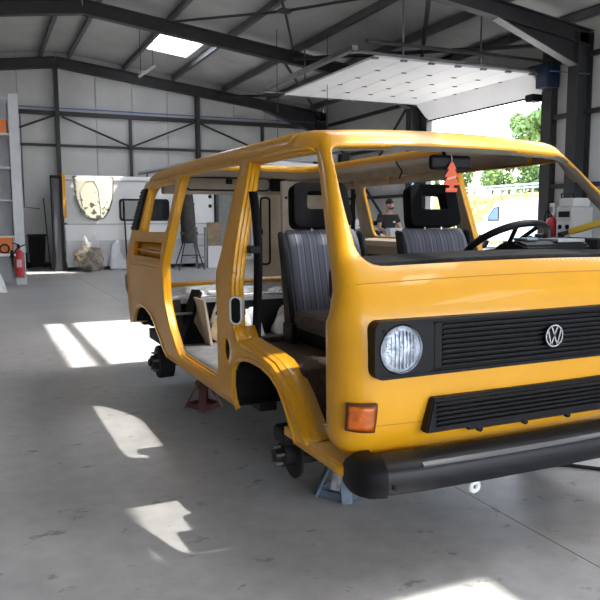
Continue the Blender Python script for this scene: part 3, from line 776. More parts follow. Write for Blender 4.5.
# windscreen rubber and cowl
def loop3(poly, off): return [bodyF(p[0], p[1], off) for p in dens(poly, .06)]
RETM = mat('pillar return', (.20, .18, .15), .7, var=.1)
wl_ = dens(ws, .028); nW = len(wl_)
pyd('windscreen_flange', [bodyF(p[0]*k, p[1], o_) for o_, k in ((-.006, .999), (-.020, .992), (-.034, .988)) for p in wl_],
    [(a*nW+i, a*nW+(i+1) % nW, (a+1)*nW+(i+1) % nW, (a+1)*nW+i) for a in range(2) for i in range(nW)], RETM, van, True)
cowl = grid('cowl_strip', lambda a, b: Vector((.17+a*(2*CX-.34), .19+.21*b-.035*math.sin(PI*a), 1.163+.016*math.sin(PI*a)+.014*b)), 30, 4, mat('dusty black cowl', (.010, .010, .011), .75, spec=.2, var=.6, scale=45), van, .03)
box('dashboard', (.20, .36, .98), (2*CX-.20, .58, 1.13), BLK, van, .03)
ins = prism('instrument_binnacle', [(.44, 1.12), (.44, 1.205), (.52, 1.225), (.66, 1.20), (.70, 1.12)], 'X', 1.20, 1.62, BLK, van, .012)
boxes('instrument_top', [((1.42, .46, 1.215), (1.60, .62, 1.232))], mat('pale plastic', (.34, .36, .38), .5), ins, .004)
boxes('switch', [((1.26, .50, 1.225), (1.33, .60, 1.238))], mat('blue grey plastic', (.12, .17, .22), .4), ins, .004)
# steering wheel
swh = empty('steering_wheel', (1.40, .82, 1.185)); swh.parent = van
swh.rotation_euler = (math.radians(-33), 0, 0)
bm = bmesh.new(); R_ = .23; nn = 40
ring = [(R_*math.cos(2*PI*k/nn), R_*math.sin(2*PI*k/nn), 0) for k in range(nn+1)]
a_tube(bm, ring, .019, 10, False); bmo('rim', bm, BLK, swh, True)
lathe('hub', [(.02, -.03), (.06, -.02), (.055, .02), (.02, .03)], (0, 0, -.02), BLK, swh, 'Z', 16)
for a in (20, 160, 250, 290): tube('spoke', [(.04*math.cos(math.radians(a)), .04*math.sin(math.radians(a)), -.015), (.215*math.cos(math.radians(a)), .215*math.sin(math.radians(a)), 0)], .012, BLK, swh, 8)
tube('column', [(0, 0, -.02), (.0, -.02, -.30)], .03, BLK, swh, 10)
# rear-view mirror
mr = empty('mirror', (0, 0, 0)); mr.parent = van
box('mirror_housing', (.86, .735, 1.575), (1.10, .775, 1.648), BLK, mr, .016)
tube('mirror_stalk', [(.97, .77, 1.63), (.965, .80, 1.68), (.96, .80, 1.75)], .009, BLK, mr, 8)
# header lining details
for x in (1.22, 1.26, 1.31): lathe('lining_hole', [(.002, 0), (.009, .002), (.009, .008)], (x, .86, 1.728), BLK, van, 'Z', 8)
box('visor_clip', (1.42, .80, 1.70), (1.52, .86, 1.715), BLK, van, .004)
# loose cable and clip on the left roof edge
tube('hanging_cable', [(1.40, 1.95, 1.76), (1.42, 1.93, 1.70), (1.47, 1.95, 1.66), (1.46, 1.97, 1.61)], .006, RUB, van, 5)
tube('roof_edge_fitting', [(1.37, 1.62, 1.80), (1.42, 1.58, 1.74), (1.47, 1.50, 1.67)], .012, DARKST, van, 6)
# seat belts
sb = grid('seat_belt', lambda a, b: Vector((.10+.03*a+.03*math.sin(b*3), 1.30-.055*(1-b)-.045*a+.02*math.sin(b*5), .68+b*.80)), 2, 14, RUB, van, .003)
boxes('belt_guide', [((.095, 1.245, 1.16), (.165, 1.30, 1.20))], BLK, sb, .006)
grid('seat_belt', lambda a, b: Vector((1.66-.05*a, 2.95-.02*a, 1.16+b*.42)), 2, 4, RUB, van, .003)
tube('belt_loop', [(1.64, 2.92, 1.52), (1.60, 2.90, 1.42), (1.585, 2.89, 1.32), (1.61, 2.90, 1.27), (1.635, 2.91, 1.33), (1.63, 2.92, 1.44), (1.65, 2.93, 1.54)], .009, RUB, van, 6)
# seats
def make_seat(name, cx):
    s = empty(name, (0, 0, 0)); s.parent = van
    def BF(a, b):                       # backrest: cross rolled, leaning back
        return None
    # backrest as a padded slab: rounded outline in x,z local, lofted with bulge
    bm = bmesh.new(); rows = []
    W, H, z0 = .245, .555, .735
    nz, nx = 14, 20
    def pt(i, j, front):
        t = j/nz; z = z0+t*H; hw = W*(1-.10*max(0, (t-.72)/.28)**2); q = 2*i/nx-1
        e = 1-abs(q)**6; et = min(1, (1-t)*9, t*12+.15); e2 = math.sqrt(max(0, e))*math.sqrt(max(0, et))
        yb = 1.27+.15*t
        th = (.055+.03*abs(q)**3*0)*e2
        bol = .016*math.exp(-((abs(q)-.80)/.12)**2)
        return Vector((cx+q*hw, yb-(th+bol*e2 if front else -th*.7), z))
    grid_v = {}
    for fr in (0, 1):
        for j in range(nz+1):
            for i in range(nx+1): grid_v[fr, i, j] = bm.verts.new(pt(i, j, fr))
    for fr in (0, 1):
        for j in range(nz):
            for i in range(nx):
                f = [grid_v[fr, i, j], grid_v[fr, i+1, j], grid_v[fr, i+1, j+1], grid_v[fr, i, j+1]]
                bm.faces.new(f if fr else f[::-1])
    bmesh.ops.remove_doubles(bm, verts=bm.verts[:], dist=.0005); bmesh.ops.recalc_face_normals(bm, faces=bm.faces[:])
    o = bmo('backrest', bm, STRIPE, s, True)
    md = o.modifiers.new('s', 'SUBSURF'); md.levels = md.render_levels = 1
    prism('side_bolster', [(1.26, .70), (1.22, .74), (1.37, 1.26), (1.43, 1.27), (1.36, .95), (1.33, .70)], 'X', cx-.262, cx-.232, BLK, s, .008)
    prism('side_bolster', [(1.26, .70), (1.22, .74), (1.37, 1.26), (1.43, 1.27), (1.36, .95), (1.33, .70)], 'X', cx+.232, cx+.262, BLK, s, .008)
    # headrest: open frame
    def HF(x, z): return Vector((cx+x, 1.405+(z-1.30)*.22, z))
    ho = roundpoly([(-.185, 1.285), (.185, 1.285), (.165, 1.535), (-.165, 1.535)], .05, 5)
    hi = roundpoly([(-.095, 1.385), (.095, 1.385), (.085, 1.48), (-.085, 1.48)], .02, 3)
    h = sheet('headrest', ho, [hi], .04, HF, [mat('black vinyl', (.006, .006, .007), .85, spec=.1)], s, .085)
    h.modifiers['thickness'].offset = 0
    b = h.modifiers.new('b', 'BEVEL'); b.width = .016; b.segments = 3; b.limit_method = 'ANGLE'; b.angle_limit = math.radians(50)
    for q in (-.06, .06): tube('headrest_post', [(cx+q, 1.405, 1.30), (cx+q, 1.40, 1.23)], .008, CHR, s, 6)
    # cushion and pedestal
    box('cushion', (cx-.245, .78, .745), (cx+.245, 1.30, .845), STRIPE if False else mat('brown seat cloth', (.10, .075, .06), .95, var=.15, scale=30, bump=.3), s, .04)
    box('pedestal', (cx-.21, .82, .672), (cx+.21, 1.29, .755), BLK, s, .012)
    box('adjuster', (cx-.275, 1.20, .66), (cx-.245, 1.33, .78), BLK, s, .01)
    return s
s1 = make_seat('seat', .585); s2 = make_seat('seat', 1.345)
# brake drums and hubs hanging where the wheels were
def hub(name, y, z, x, s, tilt=0):
    DISC = [(.05, .075*s), (.118, .07*s), (.12, .055*s), (.06, .05*s), (.058, .0), (.03, -.01*s), (.028, -.04*s)]
    h = lathe(name, DISC if name == 'brake_disc' else [(.05, .10*s), (.128, .10*s), (.132, .0), (.125, -.015*s), (.06, -.02*s), (.055, -.06*s), (.03, -.065*s), (.028, -.085*s)], (x, y, z), RUST, van, 'X', 24)
    RS = .042 if name == 'brake_disc' else .075
    for k in range(5):
        a = 2*PI*k/5+.3; c = (x-(-.004 if RS < .06 else .015)*s, y+RS*math.cos(a), z+RS*math.sin(a))
        lathe('wheel_stud', [(.008, 0), (.008, -.045*s)], c, GALV, h, 'X', 8)
    return h
h = hub('brake_drum', 3.32, .212, .085, 1)
tube('trailing_arm', [(.22, 3.3, .22), (.55, 3.0, .30), (.60, 2.7, .33)], [.05, .045, .04], RUST, h, 8)
tube('drive_shaft', [(.2, 3.32, .22), (.75, 3.35, .33)], .03, RUST, h, 8)
h = hub('brake_disc', .86, .205, .10, 1)
box('brake_caliper', (.09, .80, .26), (.20, .95, .34), RUST, h, .02)
tube('wishbone', [(.2, .86, .17), (.45, .78, .22), (.7, .70, .28)], .03, RUST, h, 8)
tube('spring', [(.26+.055*math.cos(k*.7), .86+.055*math.sin(k*.7), .30+k*.006) for k in range(46)], .011, RUST, h, 6)
hub('brake_drum', 3.32, .212, 2*CX-.085, -1); hub('brake_disc', .86, .205, 2*CX-.10, -1)
tube('exhaust', [(.2, 4.0, .42), (.16, 4.12, .44), (.2, 4.28, .44), (.75, 4.30, .44), (1.2, 4.1, .42)], .028, RUB, van, 8)
box('rear_bumper_bracket', (.12, 4.08, .40), (1.72, 4.20, .45), BLK, van, .02)

# air freshener on the mirror
af_out = [(-.006, .08), (-.028, .045), (-.016, .045), (-.042, .008), (-.024, .008), (-.05, -.03), (-.012, -.034), (-.012, -.046), (-.034, -.046), (-.034, -.066), (.034, -.066), (.034, -.046), (.012, -.046), (.012, -.034), (.05, -.03), (.024, .008), (.042, .008), (.016, .045), (.028, .045), (.006, .08)]
af = thing('air_freshener', 'orange tree-shaped air freshener hanging from the rear-view mirror', 'air freshener', None, (.968, .722, 1.532))
prism('tag_card', af_out, 'Y', -.002, .002, mat('orange card', (.80, .13, .05), .6), af)
prism('tag_band', [(-.030, -.008), (.026, .004), (.024, .014), (-.028, .002)], 'Y', -.0035, .0035, mat('pale orange print', (.85, .42, .30), .6), af)
tube('cord', [(0, 0, .08), (0, .005, .12)], .0015, WHT, af, 5)

# clutter on and before the engine deck
def heap(name, c, sx, sy, sz, m, label, cat, n=26, seed=1, group=None):
    rnd = random.Random(seed); A = [(rnd.uniform(0, 6.28), rnd.uniform(3, 9), rnd.uniform(3, 9), rnd.uniform(.1, .3)) for _ in range(6)]
    def F(a, b):
        x = (a-.5)*2; y = (b-.5)*2; e = max(0, 1-x**4)*max(0, 1-y**4)
        z = e*(.55+sum(q[3]*math.sin(q[0]+q[1]*x+q[2]*y) for q in A)*.5)
        return Vector((c[0]+x*sx, c[1]+y*sy, c[2]+max(.0, z)*sz+.002))
    return tag(grid(name, F, n, n, m, None, .004, off=1), label, cat, group)
heap('insulation_sheet', (.72, 3.42, .737), .60, .33, .085, FOIL, 'crumpled silver insulation sheet spread on the raised deck at the back of the van', 'sheet', 30, 3)
heap('plastic_film', (1.10, 3.05, .428), .16, .14, .30, WPL, 'white crumpled plastic film bundle behind the striped passenger seat', 'plastic', 22, 5)
heap('plastic_bundle', (.62, 3.0, .428), .22, .10, .34, WPL, 'grey white plastic bundle in the middle of the van load floor', 'plastic', 22, 9)
bd = tag(box('board', (-.02, -.17, 0), (0, .17, .34), BEIG, None, .003, Matrix.Translation((.34, 2.86, .426)) @ Matrix.Rotation(-.15, 4, 'Y')), 'upright beige board standing inside the sliding door opening', 'board')
cb = tag(prism('plastic_cover', [(.39, .50), (.44, .60), (.58, .615), (.64, .57), (.64, .43), (.39, .43)], 'Y', 2.78, 2.93, BEIG, None, .012), 'beige moulded cover lying on the load floor beside the upright board', 'cover')
tag(prism('trim_piece', [(.43, .62), (.52, .72), (.66, .68), (.66, .60), (.5, .6)], 'Y', 2.86, 2.95, BLK, None, .01), 'black angular trim piece on top of the beige moulded cover', 'trim')
st = thing('folded_strut', 'black folded strut standing slanted at the rear edge of the sliding door opening', 'strut')
beam('arm', (.13, 2.82, .43), (.31, 2.98, .80), .05, .07, BLK, st, I=False); beam('arm', (.14, 2.86, .44), (.14, 2.95, .74), .05, .05, BLK, st, I=False)
box('plate', (.11, 2.86, .64), (.24, 2.89, .655), GALV, st)
tag(tube('hose', [(.78, 2.4, .44), (.86, 2.45, .47), (.97, 2.5, .60), (1.03, 2.52, .74), (1.04, 2.5, .62), (.98, 2.45, .45), (.9, 2.4, .44)], .022, RUB), 'black curled hose lying on the load floor behind the seat belt', 'hose')
tag(lathe('load_floor_mount', [(.035, 0), (.035, .012), (.018, .02), (.018, .035)], (.16, 1.75, .425), BLK, None), 'small round black mount on the load floor near the sliding door sill', 'mount')

for k, (x, y, a, sx) in enumerate(((.34, 3.22, .4, .07), (.52, 3.20, -.3, .08), (1.02, 3.24, .9, .09))):
    o = box('foam_block', (-sx, -.035, 0), (sx, .035, .04), WPL, None, .012, Matrix.Translation((x, y-.09, .742)) @ Matrix.Rotation(a, 4, 'Z'))
    tag(o, ['leftmost white foam block on the silver sheet in the van', 'white foam block in the middle of the silver sheet in the van', 'rightmost white foam block on the silver sheet, nearest the cupboard wall'][k], 'block', 'white foam blocks on the silver sheet')
# axle stands
def axle_stand(name, x, y, top, m, label, rot=0, group=None):
    o = thing(name, label, 'axle stand', group, (x, y, 0)); o.rotation_euler = (0, 0, rot)
    for k in range(4):
        a = PI/4+PI/2*k; cx_, sy_ = math.cos(a), math.sin(a)
        beam('leg', (cx_*.13, sy_*.13, .012), (cx_*.035, sy_*.035, top-.11), .012, .05, m, o, up=(cx_, sy_, .2), I=False)
        b = a+PI/2
        beam('foot_bar', (cx_*.12, sy_*.12, .03), (math.cos(b)*.12, math.sin(b)*.12, .03), .035, .006, m, o, I=False)
    box('collar', (-.04, -.04, top-.15), (.04, .04, top-.09), m, o, .004)
    box('post', (-.018, -.018, top-.16), (.018, .018, top-.02), GALV, o)
    boxes('saddle', [((-.05, -.025, top-.025), (.05, .025, top-.005)), ((-.05, -.025, top-.005), (-.035, .025, top+.012)), ((.035, -.025, top-.005), (.05, .025, top+.012))], m, o, .003)
    return o
stn = axle_stand('axle_stand', .36, .73, .325, BLUE, 'dusty blue axle stand under the front corner beside the bumper', .5)
bm = bmesh.new(); a_box(bm, (-.022, -.004, -.04), (.022, .0, .04), Matrix.Translation((-.098, -.035, .11)) @ Matrix.Rotation(-1.4, 4, 'Z') @ Matrix.Rotation(-.38, 4, 'X')); bmo('sticker', bm, mat('worn label', (.30, .31, .33), .7, var=.4, scale=30), stn)
axle_stand('axle_stand', .22, 2.56, .295, REDD, 'dull red axle stand under the sill behind the front wheel arch', .4)
axle_stand('axle_stand', 1.62, .76, .325, BLUE, 'blue axle stand under the far front corner of the van', .3)
axle_stand('axle_stand', 1.62, 2.56, .295, REDD, 'red axle stand under the far side of the van', .3)

# ================================================================== THINGS ROUND THE WORKSHOP
# white camper body along the back wall
cp = thing('camper_body', 'white camper body with a dark side window parked along the back wall', 'camper')
CY = 17.6
ob = box('body_shell', (.93, CY, .22), (5.12, CY+2.0, 2.55), WHT, cp, .03)
box('lower_skirt', (.96, CY-.012, .10), (5.10, CY+.1, .82), mat('pale grey skirt', (.55, .56, .58), .45, var=.05), cp, .01)
box('waist_trim', (.95, CY-.015, 1.235), (5.11, CY+.02, 1.265), mat('grey trim', (.40, .41, .43), .5), cp, .004)
box('roof_trim', (.93, CY-.02, 2.40), (5.12, CY+.05, 2.45), mat('grey trim', (.4, .41, .43)), cp, .004)
wn = prism('window', rrect(2.38, 1.33, 3.78, 1.94, .09), 'Y', CY-.022, CY+.01, BLK, cp)
prism('pane', rrect(2.43, 1.38, 3.73, 1.89, .07), 'Y', CY-.028, CY-.022, DGL, wn)
dn = box('service_hatch', (4.10, CY-.015, .85), (5.02, CY+.0, 2.32), WHT, cp, .006)
for z in (1.75, 2.02): lathe('hinge', [(.055, -.03), (.055, .02), (.03, .03)], (4.98, CY, z), BLK, dn, 'Y', 14)
boxes('hatch_handle', [((4.32, CY-.03, 1.79), (4.52, CY-.015, 1.83))], DARKST, dn)
box('door_edge', (5.14, CY-.1, .3), (5.22, CY+.1, 2.4), DARKST, cp, .01)
box('inner_panel', (5.25, CY+.15, .25), (6.3, CY+.2, 2.45), mat('grey green panel', (.17, .19, .18), .6, var=.1), cp)
tube('awning_case', [(2.95, CY+.05, 2.64), (4.55, CY+.05, 2.98)], .05, GALV, cp, 8)
for x in (3.2, 4.2): tube('awning_bracket', [(x, CY+.1, 2.5), (x, CY+.06, 2.66+(x-2.95)*.2)], .02, DARKST, cp, 6)
for x in (1.6, 4.4):
    lathe('wheel', [(.05, -.05), (.16, -.05), (.30, -.07), (.33, -.02), (.33, .14), (.05, .14)], (x, CY+.2, .33), RUB, cp, 'Y', 20)
# alcove: dark door leaf, bin, pipes
dl = thing('door_leaf', 'tall dark framed door leaf standing open against the left end of the camper', 'door')
box('leaf', (.66, CY-.05, .02), (.86, CY+.02, 2.48), mat('dark grey leaf', (.09, .09, .10), .5), dl, .005)
box('leaf_edge', (.83, CY-.09, .0), (.90, CY-.02, 2.52), BLK, dl, .005); box('leaf_edge', (.60, CY-.09, .0), (.64, CY-.02, 2.50), BLK, dl, .005)
box('leaf_rail', (.60, CY-.09, 2.46), (.90, CY-.02, 2.54), BLK, dl, .005)
bn = thing('waste_bin', 'tall black wheeled bin standing in the alcove by the back wall', 'bin')
prism('bin_body', [(.14, .06), (.50, .06), (.56, .90), (.10, .90)], 'Y', 19.05, 19.5, RUB, bn, .02)
box('bin_lid', (.08, 19.0, .90), (.58, 19.54, .97), BLK, bn, .02)
lathe('bin_wheel', [(.02, -.03), (.08, -.03), (.08, .03), (.02, .03)], (.1, 19.4, .08), BLK, bn, 'X', 14); lathe('bin_wheel', [(.02, -.03), (.08, -.03), (.08, .03), (.02, .03)], (.54, 19.4, .08), BLK, bn, 'X', 14)
for k, (a, b) in enumerate((((.72, 18.6, 0), (.82, 19.7, 1.9)), ((.62, 18.7, 0), (.60, 19.72, 2.0)))):
    tag(tube('pole', [a, b], .016, [GALV, DARKST][k]), ['thin grey pole leaning in the alcove corner behind the dark door leaf', 'thin dark pole leaning in the alcove corner behind the dark door leaf'][k], 'pole')
tag(box('crate', (-.35, 19.1, .0), (.05, 19.6, .45), RUB, None, .01), 'low dark crate on the floor left of the tall black bin', 'crate')
# yellow strip hanging on the camper corner
ys = thing('warning_strip', 'yellow upright strip hanging on the left end of the white camper', 'strip')
box('strip', (.905, CY-.05, 1.42), (.985, CY-.025, 2.60), mat('amber strip', (.80, .38, .02), .5), ys, .004)
box('strip_foot', (.925, CY-.05, 1.15), (.985, CY-.03, 1.42), WHT, ys, .004); box('strip_clip', (.92, CY-.052, 1.24), (.99, CY-.028, 1.29), BLK, ys, .003)
# bonnet hung on the camper side
ho = [(-.50, 2.52), (.50, 2.52), (.47, 2.1), (.42, 1.85), (.33, 1.6), (.2, 1.42), (.0, 1.34), (-.2, 1.4), (-.34, 1.58), (-.42, 1.85), (-.47, 2.1)]
bon = thing('car_bonnet', 'cream car bonnet with rust spots hung nose down on the white camper side', 'bonnet')
def BN(x, z): return Vector((1.70+x*1.06, CY-.06-.08*(1-(x/.55)**2)-.30*(2.52-z)/1.18, z))
sheet('skin', roundpoly(ho, .05, 3), [], .07, BN, [RUSTW], bon, .012)
tube('edge_fold', [BN(*p) for p in roundpoly(ho, .05, 3)], .015, mat('dark edge', (.05, .05, .05), .6), bon, 6)
tube('bonnet_bead', [BN(*p)+Vector((0, -.008, 0)) for p in [(-.3, 1.75), (-.34, 2.1), (-.2, 2.38), (.0, 2.42), (.1, 2.2), (.12, 1.8), (.12, 1.45)]], .010, RUSTW, bon, 6)
# plastic sack with brown contents, front wing leaning beside it
sk = thing('plastic_sack', 'clear plastic sack of brown scraps on the floor below the bonnet', 'sack')
rnd = random.Random(4)
bm = bmesh.new(); bmesh.ops.create_icosphere(bm, subdivisions=3, radius=1)
for v in bm.verts:
    q = v.co.copy(); f = 1+.16*math.sin(q.x*5+1)*math.sin(q.z*6)+.12*rnd.uniform(-1, 1); v.co = Vector((1.50+q.x*.37*f, CY-.42+q.y*.26*f, max(.01, .33+q.z*.34*f)))
bmo('scraps', bm, mat('brown scraps', (.075, .055, .03), .85, col2=(.22, .17, .10), scale=14, bump=.9, bscale=20), sk, False)
bm = bmesh.new(); bmesh.ops.create_icosphere(bm, subdivisions=4, radius=1)
for v in bm.verts:
    q = v.co.copy(); f = 1+.06*math.sin(q.x*9+q.z*7)+.03*math.sin(q.y*17); z = .42+q.z*.50
    pk = .26*max(0, 1-abs(q.x+.45)/.35)*max(0, q.z)+.36*max(0, 1-abs(q.x-.4)/.35)*max(0, q.z)
    v.co = Vector((1.52+q.x*.43*f*(1-.25*max(0, q.z)), CY-.42+q.y*.32*f, max(.005, z*.85+pk)))
bmo('film', bm, BAGM, sk, True)
fw = thing('front_wing', 'white car wing with a round arch leaning on the camper beside the sack', 'wing')
fo = [(2.03, .02), (2.02, .35), (2.10, .72), (2.22, .84), (2.32, .80), (2.30, .50), (2.36, .30), (2.45, .22), (2.54, .30), (2.58, .55), (2.60, .78), (2.70, .80), (2.80, .52), (2.86, .20), (2.88, .02)]
sheet('skin', roundpoly(fo, .03, 3), [], .07, lambda x, z: Vector((x, CY-.16-.07*math.cos((x-2.45)*3)-.15*(1-z), z)), [mat('primer white', (.55, .57, .60), .5, var=.08, scale=5)], fw, .012)
tube('wing_edge', [(x, CY-.17-.07*math.cos((x-2.45)*3)-.15*(1-z), z) for x, z in fo[4:11]], .012, WHT, fw, 6)
tag(tube('prop_bar', [(2.52, CY-.20, .05), (2.50, CY-.06, 1.95)], .022, DARKST), 'dark upright bar leaning on the camper between wing and window', 'bar')
# folding trestle with a dark coat over it, boards and a brown panel
tr = thing('trestle', 'folding steel trestle in front of the camper under a dark coat', 'trestle')
for a, b in (((3.66, 16.2, 0), (3.95, 16.45, .98)), ((3.66, 16.75, 0), (3.95, 16.5, .98)), ((4.36, 16.2, 0), (4.12, 16.45, .98)), ((4.36, 16.75, 0), (4.12, 16.5, .98)), ((3.78, 16.3, .4), (4.25, 16.3, .4))):
    tube('leg', [a, b], .018, DARKST, tr, 6)
box('top_bar', (3.8, 16.40, .96), (4.26, 16.56, 1.02), DARKST, tr)
def CO(a, b):
    t = 2*PI*a; z = .72+b*1.62; ww = .20*(1-.35*b**3)*(1+.12*math.sin(5*t)); return Vector((3.98+ww*math.cos(t)+(.06*(1-b)), 16.48+.14*math.sin(t)*(1+.1*math.sin(3*t)), z))
co = tag(grid('coat', CO, 20, 10, mat('dark grey cloth', (.055, .05, .048), .95, var=.2, scale=8), None, .01), 'dark grey coat hanging full length over the folding trestle', 'coat')
tag(box('brown_panel', (4.68, 16.95, .62), (5.10, 17.0, 1.28), mat('brown panel', (.30, .19, .11), .8, col2=(.16, .14, .10), scale=9), None, .01), 'brown square panel standing before the camper near its hinged hatch', 'panel') 
sh = thing('shelf_stand', 'narrow grey perforated shelf stand between the trestle and the brown panel', 'stand')
for x in (4.36, 4.62): box('upright', (x-.03, 16.9, 0), (x+.03, 16.96, 1.15), GALV, sh)
for z in (.3, .62, .94): box('shelf', (4.25, 16.85, z), (4.66, 17.05, z+.02), GALV, sh)
bxx = box('bench_support', (4.68, 16.9, 0), (5.10, 17.02, .62), mat('pale board', (.55, .55, .55), .6), None, .01); tag(bxx, 'pale low cabinet on the floor carrying the brown square panel', 'cabinet')
# tall racking at the left edge
rk = thing('storage_rack', 'tall pale grey panelled rack standing at the left edge of the workshop', 'rack')
RY = 13.7
RG = mat('pale grey rack', (.58, .59, .60), .5, var=.05)
box('upright', (-.50, RY, 0), (-.30, RY+.12, 3.95), RG, rk, .01)
box('upright', (-2.3, RY, 0), (-2.1, RY+.12, 3.95), RG, rk, .01)
box('upright', (-.48, RY+1.2, 0), (-.32, RY+1.3, 3.95), RG, rk, .01)
for z0, z1 in ((1.05, 1.75), (1.80, 2.42), (2.47, 3.10), (3.15, 3.9)):
    box('back_panel', (-2.1, RY+.55, z0), (-.50, RY+.60, z1), mat('rack back panel', (.50, .51, .52), .55, var=.05), rk, .006)
    box('shelf', (-2.15, RY+.02, z0-.05), (-.43, RY+1.2, z0-.01), RG, rk, .004)
box('side_panel', (-.48, RY+.12, 1.0), (-.44, RY+1.2, 3.9), RG, rk)
box('lower_panel', (-2.1, RY+.04, .05), (-.50, RY+.08, .60), GREYM, rk)
box('work_top', (-2.3, RY-.25, .62), (-.50, RY+.2, .67), WHT, rk, .006)
b1 = thing('storage_box', 'orange storage box on the upper shelf of the left rack', 'box')
box('box_body', (-.86, RY+.1, 3.145), (-.54, RY+.5, 3.42), ORG, b1, .01); box('box_rim', (-.88, RY+.08, 3.38), (-.52, RY+.52, 3.42), ORG, b1, .004)
b2 = thing('storage_box', 'orange box with a dark coil in front, low on the left rack', 'box')
box('box_body', (-.93, RY+.02, .672), (-.54, RY+.45, 1.0), ORG, b2, .01); box('box_rim', (-.95, RY+.0, .96), (-.52, RY+.47, 1.0), ORG, b2, .004)
tag(tube('cable_coil', [(-.70+.09*math.cos(k*.5), RY-.03+.002*k, .77+.09*math.sin(k*.5)) for k in range(26)], .016, RUB), 'black coiled cable standing against the lower orange box', 'cable')
# covered machine at the left edge
cv = heap('dust_sheet', (-1.35, 12.6, 0), .62, .5, .75, WPL, 'pale blue white dust sheet heaped on the floor at the left edge', 'sheet', 26, 12)
# fire extinguisher by the rack
fe = thing('fire_extinguisher', 'tall red fire extinguisher standing on a bracket at the foot of the left rack', 'fire extinguisher', None, (-.44, RY-.17, .19))
lathe('cylinder', [(.02, 0), (.085, .0), (.092, .02), (.092, .46), (.075, .53), (.03, .57), (.03, .60)], (0, 0, 0), RED, fe, 'Z', 20)
box('label_band', (-.05, -.096, .20), (.05, -.085, .36), mat('pale label', (.55, .3, .3), .5), fe)
box('valve', (-.03, -.03, .58), (.03, .03, .66), BLK, fe, .006); tube('lever', [(.02, 0, .66), (-.11, -.02, .70)], .012, BLK, fe, 6)
tube('hose', [(.03, 0, .62), (.12, -.03, .66), (-.02, -.1, .6), (-.13, -.08, .45), (-.12, -.06, .2)], .014, RUB, fe, 8); lathe('horn', [(.02, 0), (.05, -.16)], (-.13, -.07, .56), RUB, fe, 'Z', 12)
box('bracket', (-.12, .09, .1), (.12, .17, .5), GALV, fe); box('bracket_shelf', (-.1, -.08, -.03), (.1, .17, .0), GALV, fe)

# work bench, person and parts seen through the van
bh = thing('work_bench', 'long work bench behind the yellow van, the man working at it', 'bench')
box('bench_top', (5.05, 9.2, .92), (7.3, 10.1, .98), WHT, bh, .01)
for x in (5.12, 7.22):
    for y in (9.28, 10.02): box('bench_leg', (x-.04, y-.04, 0), (x+.04, y+.04, .92), DARKST, bh)
tag(heap('blue_cloth', (5.05+.55, 9.55, .981), .34, .28, .14, mat('pale blue cloth', (.50, .56, .66), .8, var=.1), 'x', 'x', 20, 21), 'pale blue white cloth bundle at the left end of the bench', 'cloth')
gb = thing('car_bumper', 'white curved car bumper with a dark opening lying behind the bench', 'car bumper')
grid('panel_skin', lambda a, b: Vector((5.55+a*1.0, 10.4+b*.5, 1.05+.30*math.sin(PI*min(1, max(0, a)))*(.5+.5*b))), 16, 6, WHT, gb, .02)
prism('panel_opening', [(5.85, 1.20), (6.0, 1.30), (6.3, 1.31), (6.42, 1.22)], 'Y', 10.36, 10.39, DGL, gb)
for x in (5.7, 6.4): box('panel_support', (x-.03, 10.6, 0), (x+.03, 10.66, 1.08), DARKST, gb)
tag(box('carton', (6.05, 9.45, .98), (6.32, 9.62, 1.17), mat('speckled white carton', (.60, .60, .60), .7, col2=(.35, .35, .36), scale=30), None, .004), 'small speckled white carton on the bench in front of the man', 'carton')
tag(prism('dark_tray', [(5.50, .98), (5.78, .98), (5.70, 1.13), (5.58, 1.14)], 'Y', 9.3, 9.5, BLK, None, .01), 'dark sloped tray on the bench to the left of the man', 'tray')
def skinmesh(name, chain, edges, m, parent, sub=1):
    me = bpy.data.meshes.new(name); me.from_pydata([c[:3] for c in chain], edges, []); o = link(name, me, m, parent)
    md = o.modifiers.new('skin', 'SKIN'); 
    for i, c in enumerate(chain):
        rr = c[3] if isinstance(c[3], tuple) else (c[3], c[3]); me.skin_vertices[0].data[i].radius = rr; me.skin_vertices[0].data[i].use_root = (i == 0)
    md.use_smooth_shade = True
    s_ = o.modifiers.new('sub', 'SUBSURF'); s_.levels = s_.render_levels = sub
    return o
pn = thing('person', 'dark-haired person in a black T-shirt standing at the bench, head bent down', 'person', None, (6.46, 10.25, 0))
body = [(0, 0, .94, .13), (0, -.01, 1.15, .12), (0, -.03, 1.36, .125), (0, -.05, 1.46, .06), (0, -.075, 1.53, .052), (0, -.10, 1.585, .078), (0, -.115, 1.66, .082),
        (.17, -.04, 1.41, .055), (.25, -.10, 1.16, .042), (.17, -.36, 1.07, .030), (.14, -.44, 1.06, .032), (-.17, -.04, 1.41, .055), (-.25, -.10, 1.16, .042), (-.15, -.36, 1.07, .030), (-.12, -.44, 1.06, .032),
        (.09, 0, .86, .095), (.10, -.02, .48, .058), (.10, .02, .10, .042), (.10, -.12, .05, .04), (-.09, 0, .86, .095), (-.10, -.02, .48, .058), (-.10, .02, .10, .042), (-.10, -.12, .05, .04)]
for i in range(5):
    pass
ed = [(0, 1), (1, 2), (2, 3), (3, 4), (4, 5), (5, 6), (2, 7), (7, 8), (8, 9), (9, 10), (2, 11), (11, 12), (12, 13), (13, 14), (0, 15), (15, 16), (16, 17), (17, 18), (0, 19), (19, 20), (20, 21), (21, 22)]
